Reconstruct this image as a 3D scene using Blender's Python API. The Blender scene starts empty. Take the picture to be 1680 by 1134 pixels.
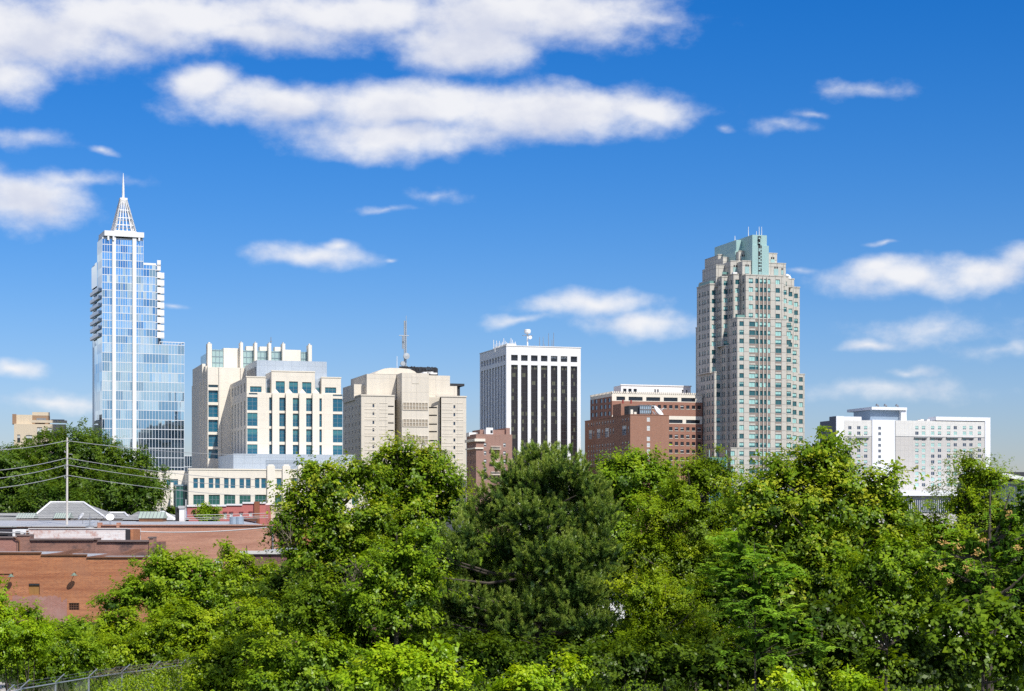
import bpy, math, random
import numpy as np
from mathutils import Vector, Matrix

random.seed(7)
SC = bpy.context.scene
COL = SC.collection
R = math.radians
FP, HZ, CX = 3000.0, 845.0, 840.0      # focal length in photo pixels, horizon row, centre column
EYE = 8.5                              # height of the bridge viewpoint above the ground
THETA = 17.0                           # rotation of the downtown street grid

# ---------------------------------------------------------------- helpers
def pt(px, py, d):
    return Vector(((px - CX) / FP * d, d, EYE - (py - HZ) / FP * d))

def tag(o, label=None, cat=None, group=None, kind=None):
    if label: o['label'] = label
    if cat: o['category'] = cat
    if group: o['group'] = group
    if kind: o['kind'] = kind
    return o

def empty(name, loc=(0, 0, 0), rz=0.0):
    o = bpy.data.objects.new(name, None)
    o.empty_display_size = 0.5
    o.location = loc
    o.rotation_euler = (0, 0, rz)
    COL.objects.link(o)
    return o

class MB:
    """collects faces and links them as ONE mesh object"""
    def __init__(self):
        self.v, self.f, self.m = [], [], []
    def face(self, pts, mi=0):
        i = len(self.v)
        self.v += [tuple(p) for p in pts]
        self.f.append(tuple(range(i, i + len(pts))))
        self.m.append(mi)
    def box(self, x0, x1, y0, y1, z0, z1, mi=0, bottom=True):
        if x1 < x0: x0, x1 = x1, x0
        if y1 < y0: y0, y1 = y1, y0
        i = len(self.v)
        self.v += [(x0, y0, z0), (x1, y0, z0), (x1, y1, z0), (x0, y1, z0), (x0, y0, z1), (x1, y0, z1), (x1, y1, z1), (x0, y1, z1)]
        q = [(0, 1, 5, 4), (1, 2, 6, 5), (2, 3, 7, 6), (3, 0, 4, 7), (4, 5, 6, 7)]
        if bottom: q.append((3, 2, 1, 0))
        self.f += [tuple(i + k for k in t) for t in q]
        self.m += [mi] * len(q)
        return self
    def tube(self, pts, rad, n=8, mi=0, cap=True):
        pts = [Vector(p) for p in pts]
        if not hasattr(rad, '__len__'): rad = [rad] * len(pts)
        base = len(self.v)
        for k, p in enumerate(pts):
            a = pts[min(k + 1, len(pts) - 1)] - pts[max(k - 1, 0)]
            a.normalize()
            ref = Vector((0, 0, 1)) if abs(a.z) < 0.9 else Vector((1, 0, 0))
            u = a.cross(ref).normalized(); w = a.cross(u)
            for j in range(n):
                t = 2 * math.pi * j / n
                self.v.append(tuple(p + (u * math.cos(t) + w * math.sin(t)) * rad[k]))
        for k in range(len(pts) - 1):
            for j in range(n):
                a = base + k * n + j; b = base + k * n + (j + 1) % n
                self.f.append((a, b, b + n, a + n)); self.m.append(mi)
        if cap:
            self.f.append(tuple(base + j for j in range(n))); self.m.append(mi)
            e = base + (len(pts) - 1) * n
            self.f.append(tuple(e + j for j in range(n))); self.m.append(mi)
        return self
    def lathe(self, prof, c=(0, 0, 0), axis=(0, 0, 1), n=16, mi=0):
        a = Vector(axis).normalized()
        ref = Vector((0, 0, 1)) if abs(a.z) < 0.9 else Vector((1, 0, 0))
        u = a.cross(ref).normalized(); w = a.cross(u); c = Vector(c)
        base = len(self.v)
        for r, h in prof:
            for j in range(n):
                t = 2 * math.pi * j / n
                self.v.append(tuple(c + a * h + (u * math.cos(t) + w * math.sin(t)) * r))
        for k in range(len(prof) - 1):
            for j in range(n):
                x = base + k * n + j; y = base + k * n + (j + 1) % n
                self.f.append((x, y, y + n, x + n)); self.m.append(mi)
        return self
    def prism(self, poly, z0, z1, mi=0):
        n = len(poly); i = len(self.v)
        self.v += [(x, y, z0) for x, y in poly] + [(x, y, z1) for x, y in poly]
        for k in range(n):
            j = (k + 1) % n
            self.f.append((i + k, i + j, i + n + j, i + n + k)); self.m.append(mi)
        self.f.append(tuple(i + n + k for k in range(n))); self.m.append(mi)
        return self
    def mesh(self, name, mats):
        me = bpy.data.meshes.new(name)
        me.from_pydata(self.v, [], self.f)
        if not hasattr(mats, '__len__'): mats = [mats]
        for m in mats: me.materials.append(m)
        if len(mats) > 1: me.polygons.foreach_set('material_index', self.m)
        me.update()
        return me
    def build(self, name, mats, parent=None, smooth=False):
        me = self.mesh(name, mats)
        if smooth: me.polygons.foreach_set('use_smooth', [True] * len(me.polygons))
        o = bpy.data.objects.new(name, me)
        COL.objects.link(o)
        if parent is not None: o.parent = parent
        return o

def put(name, me, parent, loc=(0, 0, 0), rz=0.0):
    o = bpy.data.objects.new(name, me)
    COL.objects.link(o)
    o.parent = parent
    o.location = loc
    o.rotation_euler = (0, 0, rz)
    return o

# ---------------------------------------------------------------- materials
def node(nt, t, **kw):
    n = nt.nodes.new(t)
    for k, v in kw.items():
        if k == 'ins':
            for kk, vv in v.items(): n.inputs[kk].default_value = vv
        else: setattr(n, k, v)
    return n

def base_mat(name):
    m = bpy.data.materials.new(name)
    m.use_nodes = True
    nt = m.node_tree
    return m, nt, nt.nodes['Principled BSDF']

def rgba(c): return (c[0], c[1], c[2], 1.0)

def mixc(nt, a, b, fac, mode='MIX'):
    n = nt.nodes.new('ShaderNodeMix'); n.data_type = 'RGBA'; n.blend_type = mode
    for sock, v in ((n.inputs[0], fac), (n.inputs[6], a), (n.inputs[7], b)):
        if hasattr(v, 'is_output') or isinstance(v, bpy.types.NodeSocket): nt.links.new(v, sock)
        else: sock.default_value = rgba(v) if hasattr(v, '__len__') else v
    return n.outputs[2]

def math_n(nt, op, *a, clamp=False):
    n = nt.nodes.new('ShaderNodeMath'); n.operation = op; n.use_clamp = clamp
    for i, v in enumerate(a):
        if isinstance(v, bpy.types.NodeSocket): nt.links.new(v, n.inputs[i])
        else: n.inputs[i].default_value = v
    return n.outputs[0]

def weather(nt, col, var, scale, streak):
    tc = node(nt, 'ShaderNodeTexCoord')
    n1 = node(nt, 'ShaderNodeTexNoise', ins={'Scale': scale, 'Detail': 5.0, 'Roughness': 0.6})
    nt.links.new(tc.outputs['Object'], n1.inputs['Vector'])
    f = math_n(nt, 'MULTIPLY_ADD', n1.outputs['Fac'], 2 * var, 1 - var)
    if streak:
        mp = node(nt, 'ShaderNodeMapping'); mp.inputs['Scale'].default_value = (0.9, 0.9, 0.06)
        nt.links.new(tc.outputs['Object'], mp.inputs['Vector'])
        n2 = node(nt, 'ShaderNodeTexNoise', ins={'Scale': 1.0, 'Detail': 4.0})
        nt.links.new(mp.outputs['Vector'], n2.inputs['Vector'])
        g = math_n(nt, 'MULTIPLY_ADD', n2.outputs['Fac'], 2 * streak, 1 - streak)
        f = math_n(nt, 'MULTIPLY', f, g)
    v = nt.nodes.new('ShaderNodeCombineXYZ')
    for i in range(3): nt.links.new(f, v.inputs[i])
    return mixc(nt, col, v.outputs[0], 1.0, 'MULTIPLY')

def M(name, c, rough=0.75, var=0.10, scale=0.25, streak=0.0, metal=0.0, spec=0.3):
    m, nt, b = base_mat(name)
    rgb = node(nt, 'ShaderNodeRGB'); rgb.outputs[0].default_value = rgba(c)
    nt.links.new(weather(nt, rgb.outputs[0], var, scale, streak), b.inputs['Base Color'])
    b.inputs['Roughness'].default_value = rough
    b.inputs['Metallic'].default_value = metal
    b.inputs['Specular IOR Level'].default_value = spec
    return m

def wallvec(nt):
    tc = node(nt, 'ShaderNodeTexCoord')
    s = node(nt, 'ShaderNodeSeparateXYZ'); nt.links.new(tc.outputs['Object'], s.inputs[0])
    a = math_n(nt, 'ADD', s.outputs[0], s.outputs[1])
    c = node(nt, 'ShaderNodeCombineXYZ')
    nt.links.new(a, c.inputs[0]); nt.links.new(s.outputs[2], c.inputs[1])
    return c.outputs[0]

def brickM(name, c1, c2, mort, bw=0.22, bh=0.075, ms=0.012, var=0.2, scale=0.35, streak=0.15, offset=0.5, rough=0.85, spec=0.2, stain=None):
    m, nt, b = base_mat(name)
    br = node(nt, 'ShaderNodeTexBrick', offset=offset)
    br.inputs['Color1'].default_value = rgba(c1); br.inputs['Color2'].default_value = rgba(c2); br.inputs['Mortar'].default_value = rgba(mort)
    br.inputs['Scale'].default_value = 1.0; br.inputs['Brick Width'].default_value = bw; br.inputs['Row Height'].default_value = bh
    br.inputs['Mortar Size'].default_value = ms; br.inputs['Mortar Smooth'].default_value = 0.1
    wv = wallvec(nt)
    nt.links.new(wv, br.inputs['Vector'])
    col = weather(nt, br.outputs['Color'], var, scale, streak)
    if stain:
        # horizontal courses of slightly different firing, then patches
        mp = node(nt, 'ShaderNodeMapping'); mp.inputs['Scale'].default_value = (0.12, 2.2, 1)
        nt.links.new(wv, mp.inputs['Vector'])
        n3 = node(nt, 'ShaderNodeTexNoise', ins={'Scale': 1.0, 'Detail': 5.0, 'Roughness': 0.65}); nt.links.new(mp.outputs[0], n3.inputs['Vector'])
        rr = node(nt, 'ShaderNodeMapRange', ins={'From Min': 0.45, 'From Max': 0.7}); nt.links.new(n3.outputs['Fac'], rr.inputs[0])
        col = mixc(nt, col, stain[0], math_n(nt, 'MULTIPLY', rr.outputs[0], stain[1]))
        n4 = node(nt, 'ShaderNodeTexNoise', ins={'Scale': stain[3], 'Detail': 6.0, 'Roughness': 0.7}); nt.links.new(wv, n4.inputs['Vector'])
        r4 = node(nt, 'ShaderNodeMapRange', ins={'From Min': 0.5, 'From Max': 0.62}); nt.links.new(n4.outputs['Fac'], r4.inputs[0])
        col = mixc(nt, col, stain[2], math_n(nt, 'MULTIPLY', r4.outputs[0], stain[4]))
    nt.links.new(col, b.inputs['Base Color'])
    b.inputs['Roughness'].default_value = rough
    b.inputs['Specular IOR Level'].default_value = spec
    return m

def panelM(name, c, pw, ph, jc=0.6, var=0.06, scale=0.12, streak=0.06, rough=0.6, metal=0.0, ms=0.05, spec=0.3):
    c2 = tuple(v * 0.95 for v in c)
    m = brickM(name, c, c2, tuple(v * jc for v in c), pw, ph, ms, var, scale, streak, 0.0, rough, spec)
    m.node_tree.nodes['Principled BSDF'].inputs['Metallic'].default_value = metal
    return m

def glassM(name, c, rough=0.06, ior=1.6, metal=0.0, var=0.25, scale=0.4):
    m, nt, b = base_mat(name)
    rgb = node(nt, 'ShaderNodeRGB'); rgb.outputs[0].default_value = rgba(c)
    nt.links.new(weather(nt, rgb.outputs[0], var, scale, 0), b.inputs['Base Color'])
    b.inputs['Roughness'].default_value = rough
    b.inputs['IOR'].default_value = ior
    b.inputs['Metallic'].default_value = metal
    return m

# ---------------------------------------------------------------- world
SUN_AZ, SUN_EL = 146.0, 47.0
def build_world():
    w = bpy.data.worlds.new('World'); SC.world = w; w.use_nodes = True
    nt = w.node_tree; nt.nodes.clear()
    out = node(nt, 'ShaderNodeOutputWorld'); bg = node(nt, 'ShaderNodeBackground')
    nt.links.new(bg.outputs[0], out.inputs[0])
    bg.inputs['Strength'].default_value = 0.1
    sky = node(nt, 'ShaderNodeTexSky', sky_type='NISHITA', sun_disc=False)
    sky.sun_elevation = R(SUN_EL); sky.sun_rotation = R(SUN_AZ)
    sky.altitude = 100; sky.air_density = 1.0; sky.dust_density = 0.35; sky.ozone_density = 2.0
    # cloud field, defined on azimuth and elevation
    g = bpy.data.node_groups.new('cloud_field', 'ShaderNodeTree')
    g.interface.new_socket('P', in_out='INPUT', socket_type='NodeSocketVector')
    g.interface.new_socket('F', in_out='OUTPUT', socket_type='NodeSocketFloat')
    gi = node(g, 'NodeGroupInput'); go = node(g, 'NodeGroupOutput')
    acc = None
    for (px, py, rx, ry, wt) in CLOUDS:
        u = (px - CX) / FP; v = (HZ - py) / FP
        c = (3 * math.atan(u), 3 * v / math.sqrt(1 + u * u), 0)
        s = node(g, 'ShaderNodeVectorMath', operation='SUBTRACT'); g.links.new(gi.outputs[0], s.inputs[0]); s.inputs[1].default_value = c
        k = node(g, 'ShaderNodeVectorMath', operation='MULTIPLY'); g.links.new(s.outputs[0], k.inputs[0]); k.inputs[1].default_value = (1000.0 / rx, 1000.0 / ry, 0)
        l = node(g, 'ShaderNodeVectorMath', operation='LENGTH'); g.links.new(k.outputs[0], l.inputs[0])
        f = math_n(g, 'MULTIPLY_ADD', l.outputs['Value'], -max(wt, .75), wt)
        if acc is None: acc = f
        else:
            n = node(g, 'ShaderNodeMath', operation='SMOOTH_MAX'); n.inputs[2].default_value = 0.25
            g.links.new(acc, n.inputs[0]); g.links.new(f, n.inputs[1]); acc = n.outputs[0]
    # the rest of the sky, all around: scattered fair-weather cloud
    sp = node(g, 'ShaderNodeSeparateXYZ'); g.links.new(gi.outputs[0], sp.inputs[0])
    far = node(g, 'ShaderNodeMapRange', ins={'From Min': 1.0, 'From Max': 1.4}); g.links.new(math_n(g, 'ABSOLUTE', sp.outputs[0]), far.inputs[0])
    mp = node(g, 'ShaderNodeMapping'); mp.inputs['Scale'].default_value = (2.2, 6.0, 1); g.links.new(gi.outputs[0], mp.inputs['Vector'])
    nz = node(g, 'ShaderNodeTexNoise', noise_dimensions='2D', ins={'Scale': 1.0, 'Detail': 2.0}); g.links.new(mp.outputs[0], nz.inputs['Vector'])
    rear = math_n(g, 'MULTIPLY_ADD', nz.outputs['Fac'], 5.0, -2.25)
    rear = math_n(g, 'SUBTRACT', rear, math_n(g, 'MULTIPLY_ADD', far.outputs[0], -3.0, 3.0))
    g.links.new(math_n(g, 'MAXIMUM', acc, rear), go.inputs[0])

    tc = node(nt, 'ShaderNodeTexCoord'); s = node(nt, 'ShaderNodeSeparateXYZ'); nt.links.new(tc.outputs['Generated'], s.inputs[0])
    az = math_n(nt, 'ARCTAN2', s.outputs[0], s.outputs[1])
    h = math_n(nt, 'SQRT', math_n(nt, 'ADD', math_n(nt, 'MULTIPLY', s.outputs[0], s.outputs[0]), math_n(nt, 'MULTIPLY', s.outputs[1], s.outputs[1])))
    el = math_n(nt, 'DIVIDE', s.outputs[2], math_n(nt, 'MAXIMUM', h, 0.05))
    cb = node(nt, 'ShaderNodeCombineXYZ')
    nt.links.new(math_n(nt, 'MULTIPLY', az, 3.0), cb.inputs[0]); nt.links.new(math_n(nt, 'MULTIPLY', el, 3.0), cb.inputs[1])
    P = cb.outputs[0]
    # domain warp
    st = node(nt, 'ShaderNodeMapping'); st.inputs['Scale'].default_value = (1.0, 1.5, 1); nt.links.new(P, st.inputs['Vector'])
    w1 = node(nt, 'ShaderNodeTexNoise', noise_dimensions='2D', ins={'Scale': 5.0, 'Detail': 3.0, 'Roughness': 0.6}); nt.links.new(st.outputs[0], w1.inputs['Vector'])
    wv = node(nt, 'ShaderNodeVectorMath', operation='MULTIPLY_ADD'); nt.links.new(w1.outputs['Color'], wv.inputs[0])
    wv.inputs[1].default_value = (0.085, 0.06, 0); wv.inputs[2].default_value = (-0.0425, -0.03, 0)
    pw = node(nt, 'ShaderNodeVectorMath', operation='ADD'); nt.links.new(P, pw.inputs[0]); nt.links.new(wv.outputs[0], pw.inputs[1])
    fb = node(nt, 'ShaderNodeTexNoise', noise_dimensions='2D', ins={'Scale': 11.0, 'Detail': 9.0, 'Roughness': 0.60}); nt.links.new(st.outputs[0], fb.inputs['Vector'])
    def field(vec):
        n = node(nt, 'ShaderNodeGroup'); n.node_tree = g; nt.links.new(vec, n.inputs[0]); return n.outputs[0]
    F0 = field(pw.outputs[0])
    Fn = math_n(nt, 'ADD', F0, math_n(nt, 'MULTIPLY_ADD', fb.outputs['Fac'], 1.0, -0.46))
    dm = node(nt, 'ShaderNodeMapRange', interpolation_type='SMOOTHSTEP', ins={'From Min': -0.10, 'From Max': 0.95}); nt.links.new(Fn, dm.inputs[0])
    # light from above: how much cloud lies sunward of the point
    up = node(nt, 'ShaderNodeVectorMath', operation='ADD'); nt.links.new(pw.outputs[0], up.inputs[0]); up.inputs[1].default_value = (0.012, 0.03, 0)
    F1 = field(up.outputs[0])
    fb2 = node(nt, 'ShaderNodeTexNoise', noise_dimensions='2D', ins={'Scale': 7.0, 'Detail': 6.0, 'Roughness': 0.55}); nt.links.new(st.outputs[0], fb2.inputs['Vector'])
    sh = math_n(nt, 'ADD', math_n(nt, 'MULTIPLY', F1, 0.55), math_n(nt, 'MULTIPLY_ADD', fb2.outputs['Fac'], 2.4, -1.2))
    sm = node(nt, 'ShaderNodeMapRange', interpolation_type='SMOOTHSTEP', ins={'From Min': -0.1, 'From Max': 0.95}); nt.links.new(sh, sm.inputs[0])
    ccol = mixc(nt, CLOUD_LIT, CLOUD_SHADE, sm.outputs[0])
    # sky colour: deepen the blue overhead, keep a pale haze by the horizon
    hs = node(nt, 'ShaderNodeHueSaturation', ins={'Hue': SKY_HUE, 'Saturation': SKY_SAT, 'Value': 1.0}); nt.links.new(sky.outputs[0], hs.inputs['Color'])
    elr = node(nt, 'ShaderNodeMapRange', ins={'From Min': 0.0, 'From Max': 0.30}); nt.links.new(el, elr.inputs[0])
    ramp = node(nt, 'ShaderNodeValToRGB'); nt.links.new(elr.outputs[0], ramp.inputs[0])
    e = ramp.color_ramp.elements; e[0].position = 0.0; e[0].color = rgba(SKY_LOW); e[1].position = 1.0; e[1].color = rgba(SKY_HIGH)
    x = e.new(0.35); x.color = rgba(SKY_MID)
    scol = mixc(nt, hs.outputs[0], ramp.outputs[0], 1.0, 'MULTIPLY')
    fac = math_n(nt, 'MULTIPLY', dm.outputs[0], 0.94)
    nt.links.new(mixc(nt, scol, ccol, fac), bg.inputs['Color'])
    # sun
    L = bpy.data.lights.new('sun', 'SUN'); L.energy = SUN_E; L.angle = R(0.53); L.color = (1.0, 0.955, 0.89)
    o = bpy.data.objects.new('sun', L); COL.objects.link(o)
    a, e_ = R(SUN_AZ), R(SUN_EL)
    d = Vector((math.sin(a) * math.cos(e_), math.cos(a) * math.cos(e_), math.sin(e_)))
    o.rotation_euler = d.to_track_quat('Z', 'Y').to_euler(); o.location = (40, -60, 120)

SUN_E = 5.0
SKY_HUE, SKY_SAT = 0.499, 1.48
SKY_LOW, SKY_MID, SKY_HIGH = (0.76, 0.74, 1.06), (0.68, 0.80, 1.14), (0.33, 0.79, 1.22)
CLOUD_LIT, CLOUD_SHADE = (9.3, 9.3, 9.5), (7.0, 7.3, 8.4)
CLOUDS = [
 # px, py, rx, ry, weight
 (40,55,240,80,1.3),(15,125,70,55,1.0),(250,25,330,60,1.3),(420,52,180,48,1.0),(560,18,300,48,1.2),(765,72,150,60,1.35),(860,25,300,68,1.3),(1060,35,140,32,0.6),
 (325,142,85,38,1.2),(470,178,200,42,1.1),(700,178,290,50,1.25),(900,184,260,56,1.25),(1060,188,100,36,1.1),(650,224,220,36,1.1),
 (40,325,120,60,1.1),(110,288,180,24,0.55),(40,225,110,26,0.5),(175,240,32,12,0.5),
 (515,428,110,26,0.95),(555,412,40,18,0.8),(640,432,22,9,0.4),(715,315,85,28,0.42),(640,342,100,15,0.36),
 (970,498,120,30,0.95),(1050,533,120,24,0.9),(850,524,60,15,0.5),
 (1470,460,140,34,1.0),(1440,445,60,22,0.9),(1610,452,110,32,0.95),(1690,425,70,32,0.8),(1425,562,60,15,0.7),(1500,610,70,16,0.5),(1640,570,120,26,0.42),(1530,535,240,44,0.42),(1450,640,300,36,0.40),
 (1430,140,130,26,0.42),(1290,205,110,26,0.30),(1335,183,70,14,0.3),(1180,215,50,12,0.25),(1460,404,60,9,0.4),(1330,445,60,14,0.4),
 (95,660,100,17,0.75),(20,615,60,17,0.8),(290,505,50,10,0.35),
]
# ---------------------------------------------------------------- building kit
class Face:
    """a vertical wall plane: s runs along it, o points outward"""
    def __init__(self, p0, t, n):
        self.p0, self.t, self.n = p0, t, n
        self.rz = math.atan2(t[1], t[0])
    def P(self, s, z, o=0.0):
        return (self.p0[0] + self.t[0] * s + self.n[0] * o, self.p0[1] + self.t[1] * s + self.n[1] * o, z)

class Bld:
    def __init__(self, name, label, cat, px, d, theta=THETA, group=None):
        self.c, self.s = math.cos(R(theta)), math.sin(R(theta))
        self.ox, self.oy = (px - CX) / FP * d, d
        self.root = tag(empty(name, (self.ox, self.oy, 0), R(theta)), label, cat, group)
        self.wins = []
        self.cache = {}
        self.rng = random.Random(name)
    def u(self, px, w=0.0):
        k = (px - CX) / FP
        return (k * (self.oy + w * self.c) - self.ox + w * self.s) / (self.c - k * self.s)
    def w(self, px, u=0.0):
        k = (px - CX) / FP
        return (self.ox + u * self.c - k * (self.oy + u * self.s)) / (self.s + k * self.c)
    def z(self, py, u=0.0, w=0.0):
        dep = self.oy + u * self.s + w * self.c
        return EYE - (py - HZ) / FP * dep
    def front(self, w=0.0):
        return Face((0, w), (1, 0), (0, -1))
    def left(self, u=0.0, w1=0.0):
        """s = distance toward the viewer from depth w1"""
        return Face((u, w1), (0, -1), (-1, 0))
    def right(self, u, w0=0.0):
        return Face((u, w0), (0, 1), (1, 0))
    def part(self, name, mb, mats, label=None, parent=None):
        o = mb.build(name, mats, parent or self.root)
        if label: o['label'] = label
        return o
    def win(self, F, s0, s1, z0, z1, dep, style):
        self.wins.append((F, s0, s1, z0, z1, dep, style))
    def flush_windows(self, name='window', limit=100, split=False):
        ws = sorted(self.wins, key=lambda q: -(q[2] - q[1]) * (q[4] - q[3]) * (1.0 if abs(q[0].t[0]) > .5 else .35))
        rest = ws[limit:]
        for (F, s0, s1, z0, z1, dep, st) in ws[:limit]:
            key = (round(s1 - s0, 1), round(z1 - z0, 1), st)
            if key not in self.cache:
                mb = MB(); window_geo(mb, Face((0, 0), (1, 0), (0, -1)), 0, s1 - s0, 0, z1 - z0, 0, st)
                if split:
                    two = []
                    for want in ((0, 2), (1,)):
                        h = MB(); h.v = mb.v
                        for f, k in zip(mb.f, mb.m):
                            if k in want: h.f.append(f); h.m.append(k)
                        two.append(h.mesh('frame' if want == (1,) else name, STYLES[st]['mats']))
                    self.cache[key] = two
                else: self.cache[key] = mb.mesh(name, STYLES[st]['mats'])
            if split:
                w = put(name, self.cache[key][0], self.root, F.P(s0, z0, -dep), F.rz)
                put('frame', self.cache[key][1], w)
            else: put(name, self.cache[key], self.root, F.P(s0, z0, -dep), F.rz)
        if rest:
            mats = []; idx = {}
            mb = MB()
            for (F, s0, s1, z0, z1, dep, st) in rest:
                sub = MB(); window_geo(sub, F, s0, s1, z0, z1, dep, st)
                off = len(mb.v); mb.v += sub.v; mb.f += [tuple(i + off for i in f) for f in sub.f]
                for k in sub.m:
                    mt = STYLES[st]['mats'][k]
                    if mt.name not in idx: idx[mt.name] = len(mats); mats.append(mt)
                    mb.m.append(idx[mt.name])
            o = mb.build(name, mats, self.root); o['kind'] = 'stuff'

STYLES = {}
def window_geo(mb, F, s0, s1, z0, z1, dep, st):
    S = STYLES[st]
    def q(a, b, c, d, o, mi):
        mb.face([F.P(a, c, o), F.P(b, c, o), F.P(b, d, o), F.P(a, d, o)], mi)
    bl = S.get('blind', 0.0)
    zb = z1 - (z1 - z0) * bl
    if bl < 1: q(s0, s1, z0, zb, -dep, 0)
    if bl > 0: q(s0, s1, zb, z1, -dep, 2)
    fw = S.get('fw', 0.07); o1 = -dep + 0.06
    def bar(a, b, c, d):
        P = F.P
        mb.face([P(a, c, o1), P(b, c, o1), P(b, d, o1), P(a, d, o1)], 1)
        for (p, r) in (((a, c), (b, c)), ((b, c), (b, d)), ((b, d), (a, d)), ((a, d), (a, c))):
            mb.face([P(p[0], p[1], o1), P(r[0], r[1], o1), P(r[0], r[1], -dep), P(p[0], p[1], -dep)], 1)
    if fw:
        bar(s0, s0 + fw, z0, z1); bar(s1 - fw, s1, z0, z1); bar(s0 + fw, s1 - fw, z0, z0 + fw); bar(s0 + fw, s1 - fw, z1 - fw, z1)
        nv, nh = S.get('nv', 0), S.get('nh', 0)
        for k in range(nv):
            c = s0 + (s1 - s0) * (k + 1) / (nv + 1); bar(c - fw * .5, c + fw * .5, z0 + fw, z1 - fw)
        for k in range(nh):
            c = z0 + (z1 - z0) * (k + 1) / (nh + 1); bar(s0 + fw, s1 - fw, c - fw * .4, c + fw * .4)

def wall_with_holes(mb, F, s0, s1, z0, z1, holes, dep=0.3, mi=0):
    """a wall skin with real openings; holes = [(s0,s1,z0,z1)]"""
    ss = sorted({round(v, 3) for v in [s0, s1] + [x for h in holes for x in h[:2]] if s0 - 1e-6 <= v <= s1 + 1e-6})
    zs = sorted({round(v, 3) for v in [z0, z1] + [x for h in holes for x in h[2:]] if z0 - 1e-6 <= v <= z1 + 1e-6})
    P = F.P
    for j in range(len(zs) - 1):
        a, b = zs[j], zs[j + 1]
        if b - a < 1e-4: continue
        zc = (a + b) / 2
        act = [h for h in holes if h[2] < zc < h[3]]
        run = None
        for i in range(len(ss) - 1):
            sc = (ss[i] + ss[i + 1]) / 2
            hole = any(h[0] < sc < h[1] for h in act)
            if hole:
                if run is not None:
                    mb.face([P(run, a), P(ss[i], a), P(ss[i], b), P(run, b)], mi); run = None
            elif run is None: run = ss[i]
        if run is not None: mb.face([P(run, a), P(s1, a), P(s1, b), P(run, b)], mi)
    for (a, b, c, d) in holes:
        for (p, r) in (((a, c), (b, c)), ((b, c), (b, d)), ((b, d), (a, d)), ((a, d), (a, c))):
            mb.face([P(p[0], p[1]), P(r[0], r[1]), P(r[0], r[1], -dep), P(p[0], p[1], -dep)], mi)

def shell(mb, u0, u1, w0, w1, z0, z1, skip='', mi=0):
    """box faces except those named in skip: f front, l left, r right, b back, t top"""
    if 'f' not in skip: mb.face([(u0, w0, z0), (u1, w0, z0), (u1, w0, z1), (u0, w0, z1)], mi)
    if 'b' not in skip: mb.face([(u1, w1, z0), (u0, w1, z0), (u0, w1, z1), (u1, w1, z1)], mi)
    if 'l' not in skip: mb.face([(u0, w1, z0), (u0, w0, z0), (u0, w0, z1), (u0, w1, z1)], mi)
    if 'r' not in skip: mb.face([(u1, w0, z0), (u1, w1, z0), (u1, w1, z1), (u1, w0, z1)], mi)
    if 't' not in skip: mb.face([(u0, w0, z1), (u1, w0, z1), (u1, w1, z1), (u0, w1, z1)], mi)

def dish_mb(r=1.2):
    mb = MB()
    mb.lathe([(0.02, 0.22 * r), (0.5 * r, 0.12 * r), (0.85 * r, 0.0), (r, -0.12 * r), (r * 0.98, -0.17 * r), (0.5 * r, 0.05 * r), (0.02, 0.15 * r)], (0, 0, 0), (0, 0.8, -0.6), 20)
    mb.tube([(0, 0, 0), (0, 0.3 * r, -0.3 * r), (0, 0.3 * r, -1.5 * r)], 0.09 * r, 8)
    mb.tube([(0.6 * r, -0.05, 0.0), (0, -0.75 * r, 0.55 * r)], 0.03 * r, 6)
    mb.tube([(-0.6 * r, -0.05, 0.0), (0, -0.75 * r, 0.55 * r)], 0.03 * r, 6)
    return mb

# materials shared by the city
WHITE = M('white_paint', (0.78, 0.78, 0.77), 0.6, 0.04, 0.2, 0.05)
CREAM = panelM('cream_precast', (0.76, 0.70, 0.595), 6.0, 2.4, 0.78, 0.05, 0.1, 0.07, 0.8, ms=0.03)
CREAM_PLAIN = M('cream_stone', (0.77, 0.715, 0.61), 0.8, 0.06, 0.15, 0.08)
JAILC = panelM('beige_precast', (0.665, 0.61, 0.515), 9.0, 5.3, 0.7, 0.06, 0.1, 0.12, 0.85, ms=0.05)
METALP = panelM('zinc_panel', (0.46, 0.52, 0.58), 2.6, 1.9, 0.75, 0.05, 0.2, 0.06, 0.45, 0.35, 0.04)
GREY = M('grey_metal', (0.28, 0.29, 0.30), 0.5, 0.12, 0.4, 0.05, 0.4)
DARK = M('dark_metal', (0.035, 0.037, 0.042), 0.55, 0.2, 0.5)
ROOFG = M('gravel_roof', (0.25, 0.25, 0.25), 0.95, 0.25, 0.3)
MULL = M('white_mullion', (0.72, 0.75, 0.77), 0.45, 0.03, 0.5, 0, 0.2)
GL_TEAL = glassM('teal_glass', (0.006, 0.105, 0.175), 0.05, 1.55)
GL_TEAL2 = glassM('pale_teal_glass', (0.04, 0.19, 0.22), 0.08, 1.55)
GL_GREEN = glassM('green_glass', (0.015, 0.10, 0.085), 0.05, 1.5)
GL_DARK = glassM('dark_glass', (0.012, 0.016, 0.024), 0.06, 1.55)
GL_BROWN = glassM('bronze_glass', (0.028, 0.021, 0.023), 0.06, 1.45)
GL_BROWN2 = glassM('lit_bronze_glass', (0.115, 0.115, 0.075), 0.12, 1.45)
GL_AQUA = glassM('aqua_glass', (0.015, 0.10, 0.115), 0.06, 1.6)
BLIND_AQUA = glassM('aqua_blind', (0.34, 0.60, 0.56), 0.2, 1.5, var=0.12)
BLIND = glassM('pale_blind', (0.55, 0.57, 0.56), 0.25, 1.5, var=0.1)
GL_BLUE = glassM('blue_glass', (0.02, 0.05, 0.10), 0.05, 1.7)
FR_TEAL = M('teal_frame', (0.20, 0.27, 0.31), 0.4, 0.03)
FR_WHITE = M('pale_frame', (0.70, 0.70, 0.68), 0.5, 0.03)
FR_DARK = M('dark_frame', (0.05, 0.05, 0.055), 0.5, 0.05)
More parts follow.
